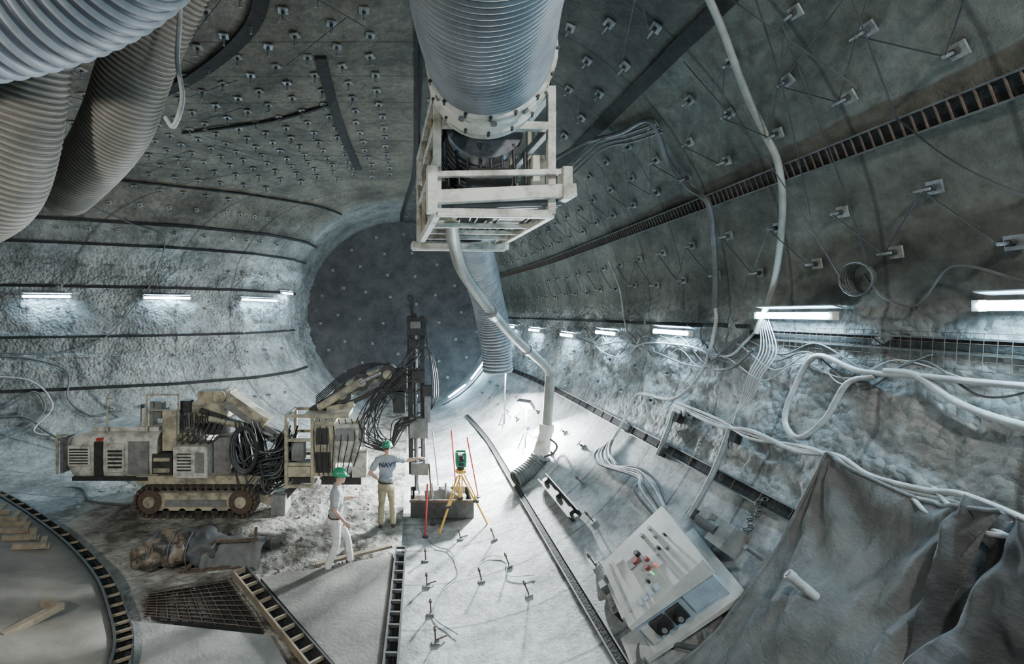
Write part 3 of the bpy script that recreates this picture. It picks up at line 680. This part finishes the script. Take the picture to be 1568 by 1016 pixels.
mb.cyl(G(-7.75,2.9,.1),G(-7.6,2.9,.1),.02,M['cream']); mb.cyl(G(-6.75,3.0,.1),G(-5.95,3.0,.1),.022,M['cream'],seg=8); mb.cyl(G(-6.75,2.6,.1),G(-5.95,2.6,.1),.022,M['cream'],seg=8)
rb(-6.35,-5.5,1.0,2.0,.2,1.5,'cream'); rb(-6.2,-5.6,2.0,2.55,.4,1.2,'grey'); rb(-6.0,-5.75,2.5,2.8,.3,.5,'dsteel')
rb(-5.95,-5.1,.97,1.75,-.15,.45,'mwhite')
for k in range(6): rb(-5.85,-5.5,1.15+.08*k,1.18+.08*k,-.17,-.14,'dsteel')
rb(-5.4,-5.18,1.1,1.6,-.17,-.14,'grey'); rb(-6.5,-6.0,1.05,1.55,-.1,.2,'dsteel'); rb(-6.45,-6.05,1.1,1.2,-.14,-.08,'cream'); rb(-6.45,-6.05,1.38,1.46,-.14,-.08,'cream')
rb(-6.3,-5.95,1.6,2.6,.0,.2,'cream'); rb(-5.05,-4.6,1.0,1.9,.1,.8,'grey')
for k in range(9):
    mb.cyl(G(-6.3+.13*k,2.15,.25),G(-6.3+.13*k,2.45+.04*(k%3),.2),.02,M['dsteel'],seg=6)
for k in range(7): mb.hose([G(-6.2+.15*k,2.1,.2),G(-6.1+.15*k,1.8-.1*(k%3),.05),G(-5.8+.15*k,1.95,.1),G(-5.5+.12*k,2.4,.3)],.018,M['bhose'],6,6)
mb.cyl(G(-5.2,1.9,.8),G(-5.2,2.3,.8),.42,M['dsteel'],seg=20); rb(-5.75,-4.9,2.2,2.75,.4,1.1,'cream')
def boxbeam(p,q,w,h,m): mb.beam(p,q,w,h,M[m],V((0,0,1)))
boxbeam(G(-5.6,2.85,.6),G(-4.75,2.85,.6),.42,.36,'cream'); boxbeam(G(-4.95,2.9,.6),G(-3.85,2.15,.55),.42,.38,'cream'); boxbeam(G(-5.5,2.55,.35),G(-4.2,2.1,.35),.12,.12,'dsteel')
boxbeam(G(-4.9,2.72,.38),G(-3.95,2.08,.34),.03,.16,'grey'); mb.cyl(G(-5.0,2.9,.3),G(-5.0,2.9,.9),.16,M['cream'],seg=16)
mb.cyl(G(-5.3,2.35,.3),G(-4.4,2.15,.3),.08,M['cream']); mb.cyl(G(-4.4,2.15,.3),G(-3.6,1.9,.3),.045,M['steel'])
boxbeam(G(-4.2,2.2,.6),G(-3.1,1.5,.55),.3,.3,'grey'); boxbeam(G(-4.6,1.1,.5),G(-2.9,.95,.5),.3,.3,'dsteel')
boxbeam(G(-4.1,.5,.1),G(-3.4,.25,.1),.18,.2,'cream'); rb(-3.55,-3.2,.0,.5,-.05,.5,'grey')
random.seed(11)
for k in range(60):
    u=-4.55+random.random()*.6; w=2.35-random.random()*.7; uu=-3.4+random.random()*.4; ww=2.2-random.random()*.9; s=.5+random.random()*1.1
    d=-.1+random.random()*.6
    mb.hose([G(u,w,d),G(u+.25,w-s*.8,d-.1),G((u+uu)/2,min(w,ww)-s*.55,d-.15),G(uu-.2,ww-s*.5,d),G(uu,ww,d+.1)],.016+.01*random.random(),M['bhose'] if k%3 else M['cable'],6,6)
for k in range(5):
    c=G(-4.15,1.7,-.2-.02*k); mb.sweep([c+V(((.26+.02*k)*math.cos(t_),0,(.5+.02*k)*math.sin(t_))) for t_ in np.linspace(0,6.28,24)],.02,M['cable'] if k%2 else M['bhose'],7,False)
for u in(-3.15,-2.5):
    for d in(-.1,.8): mb.beam(G(u,.7,d),G(u,2.55,d),.08,.08,M['cream'])
for w in(.75,1.3,1.9,2.5):
    for d in(-.1,.8): mb.beam(G(-3.15,w,d),G(-2.5,w,d),.07,.07,M['cream'])
    for u in(-3.15,-2.5): mb.beam(G(u,w,-.1),G(u,w,.8),.07,.07,M['cream'])
rb(-3.05,-2.75,1.35,1.8,.0,.3,'grey'); rb(-3.05,-2.6,.75,1.2,.1,.6,'dsteel'); rb(-3.1,-2.55,1.0,1.25,-.15,-.1,'cream')
rb(-2.5,-1.95,1.0,2.35,-.1,.7,'cream'); rb(-2.42,-2.05,1.1,1.6,-.14,-.09,'dsteel'); rb(-2.4,-2.1,1.8,2.2,-.14,-.09,'dsteel'); rb(-1.95,-1.35,1.35,2.3,-.15,.5,'mwhite'); rb(-1.9,-1.45,1.9,2.2,-.19,-.14,'grey')
rb(-1.5,-1.15,1.0,1.6,-.2,.2,'mwhite'); rb(-1.35,-1.2,1.7,2.5,.0,.3,'mwhite'); rb(-2.3,-1.3,.75,1.0,.0,.5,'dsteel'); rb(-2.7,-1.6,2.45,2.55,-.1,.7,'cream')
for k in range(8): mb.hose([G(-2.5+.16*k,2.4,.0),G(-2.45+.17*k,2.0,-.2),G(-2.4+.14*k,1.4,-.22),G(-2.3+.1*k,.9,-.05)],.014,M['bhose'],6,6)
boxbeam(G(-2.9,.8,.3),G(-3.3,.35,.2),.16,.16,'dsteel')
boxbeam(G(-2.6,2.45,.5),G(-1.75,3.0,.5),.34,.34,'dsteel'); boxbeam(G(-1.95,2.9,.45),G(-1.3,3.3,.45),.32,.34,'cream'); boxbeam(G(-1.35,3.3,.45),G(-.6,3.55,.45),.28,.3,'cream'); mb.cyl(G(-2.4,2.65,.15),G(-1.35,3.3,.15),.1,M['cream']); mb.cyl(G(-1.35,3.3,.15),G(-.8,3.55,.15),.055,M['steel'])
for u,w,r in((-1.8,2.98,.24),(-1.3,3.3,.22),(-.65,3.5,.24)): mb.cyl(G(u,w,.15),G(u,w,.78),r,M['dsteel'],seg=16); mb.cyl(G(u,w,.12),G(u,w,.16),r*.5,M['cream'],seg=12)
boxbeam(G(-2.2,2.6,.2),G(-1.5,2.75,.2),.1,.14,'cream'); boxbeam(G(-1.7,2.7,.3),G(-.9,3.1,.3),.12,.12,'dsteel')
for k in range(5): mb.hose([G(-2.5,2.7+.05*k,.3),G(-1.8,3.3+.05*k,.2),G(-1.2,3.6+.04*k,.2),G(-.7,3.75,.2),G(-.2,3.5,.2)],.016,M['bhose'],6,6)
rb(-.75,-.15,3.05,3.6,.2,.8,'dsteel'); mb.cyl(G(-.9,3.2,.3),G(-.4,2.6,.3),.07,M['steel'])
mb.box(G(-.35,2.8,.4),(.3,.4,.6),M['dsteel'])
for u in(-.04,.28): mb.beam(G(u,.9,.35),G(u-.05,5.0,.35),.08,.12,M['dsteel'])
mb.beam(G(.1,.5,.5),G(.05,5.05,.5),.24,.1,M['dsteel']); mb.beam(G(.0,4.9,.4),G(-.05,5.5,.4),.1,.1,M['dsteel']); rb(-.14,.02,5.35,5.55,.3,.5,'dsteel')
rb(-.16,.34,4.5,4.95,.1,.5,'dsteel'); rb(-.06,.2,4.68,4.85,.02,.12,'grey'); rb(-.1,.3,4.15,4.4,.15,.4,'dsteel')
for w in np.arange(1.2,4.9,.3): mb.beam(G(-.05,w,.33),G(.26,w+.12,.33),.03,.04,M['cable'])
mb.cyl(G(.12,.1,.2),G(.08,4.6,.2),.035,M['steel'],seg=10); mb.cyl(G(.3,1.0,.15),G(.28,2.3,.15),.045,M['steel'],seg=10)
rb(-.08,.38,1.9,2.4,.05,.45,'grey'); rb(-.05,.4,.95,1.25,.1,.5,'grey'); rb(.3,.45,2.3,2.9,.1,.3,'steel'); rb(.0,.3,3.3,3.6,.05,.3,'dsteel'); rb(.25,.5,2.95,3.2,.1,.4,'dsteel')
mb.cyl(G(.1,.0,.2),G(.1,.3,.2),.1,M['steel'])
for k in range(22):
    s=random.uniform(.5,1.7); d=random.uniform(-.1,.4)
    mb.hose([G(-.1+.3*random.random(),3.4+random.uniform(-.5,.9),d),G(-.5-random.random()*.5,3.0,d),G(-.9-random.random()*.6,2.6-s*.5,d),G(-.6,1.9-s*.2,d),G(-.2-.3*random.random(),2.1+.2*random.random(),d),G(.1,2.4,d)],.015,M['bhose'],6,6)
for k in range(4): mb.hose([G(.3,4.8-.3*k,.3),G(.42+.03*k,4,.25),G(.5+.05*k,3.0,.2),G(.35,2.4,.2)],.014,M['bhose'],6,6)
mb.build('crawler_drill_rig',.008)
# ------------------------------------------------------------------ tripod, stakes, tub
mb=MB(); tx,ty=1.14,10.85; tz=-5.1; hp=V((tx,ty,tz+1.38))
for dx,dy in((-.52,-.15),(.6,-.2),(.05,.55)):
    f=V((tx+dx,ty+dy,-math.sqrt(R*R-(tx+dx)**2)+.01)); k=hp.lerp(f,.08)
    s=V((.04,.02,0)); mb.beam(k+s,hp.lerp(f,.6)+s*.7,.035,.03,M['yellow']); mb.beam(k-s,hp.lerp(f,.6)-s*.7,.035,.03,M['yellow']); mb.beam(hp.lerp(f,.5),f,.045,.04,M['yellow']); mb.box(hp.lerp(f,.58),(.12,.07,.06),M['black']); mb.cyl(hp.lerp(f,.95),f,.02,M['steel'])
mb.cyl(hp-V((0,0,.04)),hp+V((0,0,.03)),.13,M['yellow'],seg=20); mb.cyl(hp+V((0,0,.03)),hp+V((0,0,.1)),.09,M['black'],seg=16)
mb.box(hp+V((0,0,.17)),(.24,.18,.12),M['green']); mb.box(hp+V((-.1,0,.3)),(.055,.15,.26),M['green']); mb.box(hp+V((.1,0,.3)),(.055,.15,.26),M['green'])
mb.box(hp+V((0,0,.32)),(.14,.2,.14),M['grey']); mb.cyl(hp+V((0,-.2,.32)),hp+V((0,.16,.32)),.05,M['black'],seg=14); mb.box(hp+V((0,0,.46)),(.22,.06,.04),M['green']); mb.box(hp+V((0,-.095,.17)),(.12,.02,.07),M['black'])
mb.build('survey_tripod_total_station',.005)
mb=MB()
for x,y,h,l,m in((.29,10.6,1.25,.05,'red'),(1.75,12.2,1.6,-.3,'red'),(1.2,12.4,1.9,-.15,'red'),(.75,12.6,1.9,-.2,'hose'),(.5,11.2,1.5,-.1,'rust')):
    z=-math.sqrt(R*R-x*x); mb.cyl((x,y,z),(x+l,y,z+h),.02,M[m],seg=8); mb.cyl((x,y,z),(x,y,z+.04),.07,M['dsteel'],seg=12)
mb.build('marker_stakes')
mb=MB()
c=V((.72,11.6,-5.02))
for dx,dy,sx,sy in((-.75,0,.05,.9),(.75,0,.05,.9),(0,-.45,1.5,.05),(0,.45,1.5,.05)): mb.box(c+V((dx,dy,.25)),(sx,sy,.42),M['dsteel'])
mb.box(c+V((0,0,.08)),(1.5,.9,.06),M['dsteel']); mb.beam(c+V((-.8,-.47,.46)),c+V((.8,-.47,.46)),.06,.06,M['rust']); mb.ell(c+V((.2,0,.3)),(.5,.35,.3),M['tarp'],None,20,12,.4,4)
for k in range(4): mb.cyl(c+V((-.5+.3*k,-.3,.3)),c+V((-.6+.35*k,-.2,.8)),.025,M['steel'],seg=8)
mb.box(c+V((-.3,.1,.35)),(.5,.3,.4),M['grey']); mb.box(c+V((.45,.1,.5)),(.3,.25,.3),M['cream']); mb.box(c+V((-.55,-.2,.4)),(.25,.3,.3),M['white'])
mb.build('equipment_tub',.006)
mb=MB(); mb.beam((-1.9,8.95,FZ+.14),(-.45,9.6,FZ+.18),.1,.05,M['wood']); mb.build('timber_plank')
# ------------------------------------------------------------------ people
def person(name,loc,rot,J,mats,helmet=None,hairm='hair',text=None):
    """J: joint dict in local metres, facing +Y, x to the person's right side"""
    caps=[];els=[]
    def cap(a,b,r0,r1,l): caps.append((V(a),V(b),r0,r1,l))
    def el(c,r,l): els.append((V(c),V(r),l))
    P=J['pelvis']; Ch=J['chest']; Nk=J['neck']; H=J['head']
    el(P,(.175,.125,.13),'pants'); el(P+V((0,-.03,-.06)),(.16,.13,.12),'pants')
    mid=(P+Ch)/2
    el(mid+V((0,.01,0)),(.165,.12,.2),'shirt'); el(Ch,(.195,.128,.21),'shirt'); el(P+V((0,0,.1)),(.172,.128,.09),'shirt')
    for s,n in((1,'R'),(-1,'L')):
        sh_=J['sh'+n]; e=J['el'+n]; w=J['wr'+n]; hi=J['hip'+n]; k=J['kn'+n]; a=J['an'+n]
        cap(Ch+V((s*.06,0,.12)),sh_,.085,.07,'shirt'); cap(Nk-V((0,0,.02)),sh_,.05,.06,'shirt')
        m=sh_.lerp(e,.62); cap(sh_,m,.068,.066,'shirt'); cap(m,e,.048,.042,'skin'); cap(e,e.lerp(w,.35),.044,.043,'skin'); cap(e.lerp(w,.35),w,.042,.028,'skin')
        cap(hi,hi.lerp(k,.5),.098,.088,'pants'); cap(hi.lerp(k,.5),k,.088,.066,'pants'); cap(k,k.lerp(a,.4),.067,.07,'pants'); cap(k.lerp(a,.4),a+V((0,0,.02)),.07,.062,'pants')
        td=J.get('toe'+n,V((0,1,0))); cap(a+V((0,0,-.04))-td*.04,a+V((0,0,-.055))+td*.13,.05,.042,'boot'); cap(a+V((0,0,.02)),a+V((0,0,-.04)),.052,.05,'boot')
        hd=J.get('hd'+n,(w-e).normalized()).normalized(); pn=J.get('pn'+n,V((s,0,0))).normalized(); side=hd.cross(pn).normalized()*s
        for q in(-.028,-.01,.01,.028): cap(w+hd*.012+side*q*.6,w+hd*.085+side*q,.016,.013,'skin')
        for i,q in enumerate((-.033,-.011,.011,.033)):
            Ln=(.06,.078,.085,.073)[i]; b0=w+hd*.088+side*q; b1=b0+hd*Ln*.5-pn*.008+side*q*.15; b2=b1+hd*Ln*.42-pn*.022; b3=b2+hd*Ln*.2-pn*.02
            cap(b0,b1,.0105,.0095,'skin'); cap(b1,b2,.0095,.0088,'skin'); cap(b2,b3,.0088,.008,'skin')
        t0=w+hd*.03+side*.03; t1=t0+hd*.03+side*.032-pn*.01; t2=t1+hd*.035+side*.008-pn*.008; cap(t0,t1,.015,.012,'skin'); cap(t1,t2,.012,.01,'skin')
    cap(Nk-V((0,0,.05)),H-V((0,.01,.05)),.058,.054,'skin')
    f=J.get('face',V((0,1,0))).normalized(); sd=V((f.y,-f.x,0))
    el(H+V((0,0,.02)),(.078,.096,.1),'skin'); el(H+f*.03-V((0,0,.055)),(.056,.06,.06),'skin'); cap(H+f*.085+V((0,0,.005)),H+f*.108-V((0,0,.025)),.01,.014,'skin')
    cap(H+f*.085-V((0,0,.055))-sd*.02,H+f*.085-V((0,0,.055))+sd*.02,.009,.009,'skin'); el(H+f*.06-V((0,0,.09)),(.028,.03,.022),'skin')
    for s in(1,-1): cap(H+sd*s*.08-f*.01+V((0,0,.015)),H+sd*s*.078-f*.01-V((0,0,.025)),.014,.01,'skin')
    el(H-f*.022+V((0,0,.045)),(.084,.09,.088),'hair')
    b=MB(); tmp=M['skin']
    for a,c,r0,r1,l in caps:
        b.ell(a,(r0,r0,r0),tmp,None,14,8); b.ell(c,(r1,r1,r1),tmp,None,14,8)
        if (c-a).length>1e-4: b.cyl(a,c,r0,tmp,r1,seg=14)
    for c,r,l in els: b.ell(c,r,tmp,None,24,16)
    o=b.build('tmp_body'); 
    bm=bmesh.new(); bm.from_mesh(o.data); bmesh.ops.remove_doubles(bm,verts=bm.verts,dist=1e-5); bmesh.ops.recalc_face_normals(bm,faces=bm.faces); bm.to_mesh(o.data); bm.free()
    md=o.modifiers.new('r','REMESH'); md.mode='VOXEL'; md.voxel_size=.0075
    md=o.modifiers.new('s','SMOOTH'); md.iterations=4; md.factor=.5
    dg=bpy.context.evaluated_depsgraph_get(); me=bpy.data.meshes.new_from_object(o.evaluated_get(dg)); bpy.data.objects.remove(o)
    co=np.empty(len(me.vertices)*3,np.float32); me.vertices.foreach_get('co',co); co=co.reshape(-1,3)
    lab=['skin','shirt','pants','boot','hair']; best=np.full(len(co),9.); bl=np.zeros(len(co),int)
    for a,c,r0,r1,l in caps:
        A=np.array(a);D=np.array(c)-A; t_=np.clip(((co-A)@D)/max(1e-9,D@D),0,1); dd=np.linalg.norm(co-(A+t_[:,None]*D),axis=1)-(r0+(r1-r0)*t_)
        k=dd<best; best[k]=dd[k]; bl[k]=lab.index(l)
    for c,r,l in els:
        q=(co-np.array(c))/np.array(r); nq=np.linalg.norm(q,axis=1); dd=(nq-1)*min(r)
        if l=='hair': dd=dd-.004
        k=dd<best; best[k]=dd[k]; bl[k]=lab.index(l)
    me.materials.clear()
    ml={'skin':M['skin'],'shirt':M[mats[0]],'pants':M[mats[1]],'boot':M['boot'],'hair':M[hairm]}
    for l in lab: me.materials.append(ml[l])
    nor=[v.normal.copy() for v in me.vertices]
    for i,v in enumerate(me.vertices):
        if bl[i] in(1,2):
            p=v.co; w=.010*noise.noise(V((p.x*9,p.y*9,p.z*16)))+.005*noise.noise(p*30); v.co=p+nor[i]*(w+.005)
    for p in me.polygons:
        ids=[bl[v] for v in p.vertices]; p.material_index=int(max(set(ids),key=ids.count)); p.use_smooth=True
    body=bpy.data.objects.new(name,me); bpy.context.collection.objects.link(body)
    b=MB()
    for s in(1,-1): b.ell(H+f*.088+sd*s*.03+V((0,0,.018)),(.012,.01,.007),M['eye'],None,10,6)
    b.sweep([P+V((.176*math.cos(t_),.13*math.sin(t_),.035)) for t_ in np.linspace(0,6.283,24)],.016,M['boot'],6,False)
    if helmet:
        hc=H+V((0,0,.055)); vs=[];nu,nv=28,8
        for j in range(nv+1):
            ph=math.pi/2*j/nv
            for i in range(nu):
                a=math.tau*i/nu; vs.append(hc+sd*math.cos(a)*.112*math.sin(ph)+f*math.sin(a)*.135*math.sin(ph)+V((0,0,.115*math.cos(ph))))
        b.add(vs,[(j*nu+i,(j+1)*nu+i,(j+1)*nu+(i+1)%nu,j*nu+(i+1)%nu) for j in range(nv) for i in range(nu)],M[helmet],True)
        vs=[]
        for k_,(sc,z) in enumerate(((1,.0),(1.16,-.012),(1.16,-.02),(1,-.01))):
            for i in range(nu):
                a=math.tau*i/nu; ex=1+.22*max(0,math.sin(a))**3*(1 if k_ in(1,2) else 0); vs.append(hc+sd*math.cos(a)*.112*sc+f*math.sin(a)*.135*sc*ex+V((0,0,z)))
        b.add(vs,[(j*nu+i,j*nu+(i+1)%nu,(j+1)*nu+(i+1)%nu,(j+1)*nu+i) for j in range(3) for i in range(nu)],M[helmet],True)
        b.sweep([hc+f*y_*.135+V((0,0,.118*math.sqrt(max(0,1-y_*y_))+.003)) for y_ in np.linspace(-.95,.95,14)],.009,M[helmet],6)
    ac=b.build('face_and_hat'); ac.parent=body
    if text:
        cu=bpy.data.curves.new('shirt_print','FONT'); cu.body=text; cu.size=.15; cu.extrude=.001; cu.offset=.003; cu.align_x='CENTER'
        to=bpy.data.objects.new('t',cu); bpy.context.collection.objects.link(to); dg=bpy.context.evaluated_depsgraph_get(); dg.update()
        tm=bpy.data.meshes.new_from_object(to.evaluated_get(dg)); bpy.data.objects.remove(to); tm.materials.clear(); tm.materials.append(M['navy'])
        for v in tm.vertices:
            x=v.co.x; z=v.co.y; v.co=V((x+Ch.x,Ch.y-.128*math.sqrt(max(.1,1-(x/.2)**2))-.022-v.co.z,Ch.z+z))
        to=bpy.data.objects.new('shirt_print',tm); bpy.context.collection.objects.link(to); to.parent=body
    body.location=loc; body.rotation_euler=(0,0,rot)
    return body
J1=dict(pelvis=V((0,-.02,.98)),chest=V((0,.0,1.36)),neck=V((0,.02,1.58)),head=V((0,.06,1.735)),
 shR=V((.2,.0,1.5)),elR=V((.27,-.03,1.2)),wrR=V((.22,.14,.98)),shL=V((-.2,.01,1.5)),elL=V((-.25,.06,1.2)),wrL=V((-.16,.3,1.26)),
 hipR=V((.09,-.02,.93)),knR=V((.1,.0,.52)),anR=V((.1,-.16,.1)),hipL=V((-.09,-.0,.93)),knL=V((-.1,.2,.54)),anL=V((-.1,.26,.1)),
 pnR=V((1,0,0)),pnL=V((-.3,0,1)),face=V((.25,1,-.1)))
p1=person('walking_worker',(-1.5,9.0,FZ+.03),math.radians(-80),J1,('shirtg','pantw'),helmet='green'); p1.scale=(1.04,)*3
J2=dict(pelvis=V((0,0,.98)),chest=V((.02,.02,1.37)),neck=V((.02,.03,1.59)),head=V((.02,.06,1.74)),
 shR=V((.22,.03,1.5)),elR=V((.47,.14,1.42)),wrR=V((.73,.2,1.44)),shL=V((-.19,.0,1.49)),elL=V((-.36,-.08,1.25)),wrL=V((-.22,.05,1.08)),
 hipR=V((.09,0,.93)),knR=V((.13,.03,.52)),anR=V((.15,-.02,.1)),hipL=V((-.09,0,.93)),knL=V((-.1,.06,.52)),anL=V((-.12,-.02,.1)),
 pnR=V((0,0,1)),pnL=V((-1,-.3,0)),face=V((.45,1,-.05)))
p2=person('surveying_worker',(-.62,10.75,FZ+.03),math.radians(6),J2,('shirtb','pantk'),helmet='green',text='NAVY'); p2.scale=(1.06,)*3
# ------------------------------------------------------------------ lighting
def light(kind,name,loc,energy,col,size=.3,target=None):
    l=bpy.data.lights.new(name,kind); l.energy=energy; l.color=col
    if kind=='AREA': l.size=size
    else: l.shadow_soft_size=size
    o=bpy.data.objects.new(name,l); o.location=loc; bpy.context.collection.objects.link(o)
    if target is not None: o.rotation_euler=(V(target)-V(loc)).to_track_quat('-Z','Y').to_euler()
    return o
def flood(loc,target,energy,col=(.88,.95,1.),sz=.4):
    d=(V(target)-V(loc)).normalized(); mb=MB(); L=V(loc); Rm=matn(d,(0,0,1))
    mb.box(L-d*.08,(sz*.8,sz,.12),M['grey'],Rm,1.15); mb.box(L-d*.012,(sz*.7,sz*.9,.01),M['lens'],Rm)
    if loc[1]>5:
        f=V((loc[0],loc[1],-math.sqrt(R*R-loc[0]**2))); mb.cyl(f,L-d*.1,.025,M['steel'],seg=8)
        for k in range(3): mb.cyl(f+V((.0,0,.5)),f+V((.3*math.cos(2.1*k),.35*math.sin(2.1*k),.22*math.cos(2.1*k))),.018,M['steel'],seg=6)
    g=mb.build('floodlight'); l=light('AREA','floodlight_lamp',loc,energy,col,sz,target); l.parent=g
flood((3.35,13.6,-2.75),(1.7,12.0,-5.1),3200)
flood((3.3,16.5,-2.0),(.8,15.5,-5),2400)
flood((3.2,.0,3.2),(-1.5,9,-4.6),300,(1.,.97,.92))  # added lamp out of view, fill from the camera side
flood((-5.5,.5,.6),(-6.5,12,-3.8),430,(1.,.97,.92))  # added unseen lamp, front fill for the rig
w=bpy.data.worlds.new('W'); bpy.context.scene.world=w; w.use_nodes=True
w.node_tree.nodes['Background'].inputs[0].default_value=(.56,.65,.66,1); w.node_tree.nodes['Background'].inputs[1].default_value=.12
# ------------------------------------------------------------------ camera
cam=bpy.data.cameras.new('camera'); co=bpy.data.objects.new('camera',cam); bpy.context.collection.objects.link(co)
cam.sensor_width=36; cam.lens=36*700/1568; cam.shift_x=152/1568; cam.shift_y=-28/1568; cam.clip_start=.05
co.location=(0,0,0); co.rotation_euler=(math.radians(90),0,0)
bpy.context.scene.camera=co
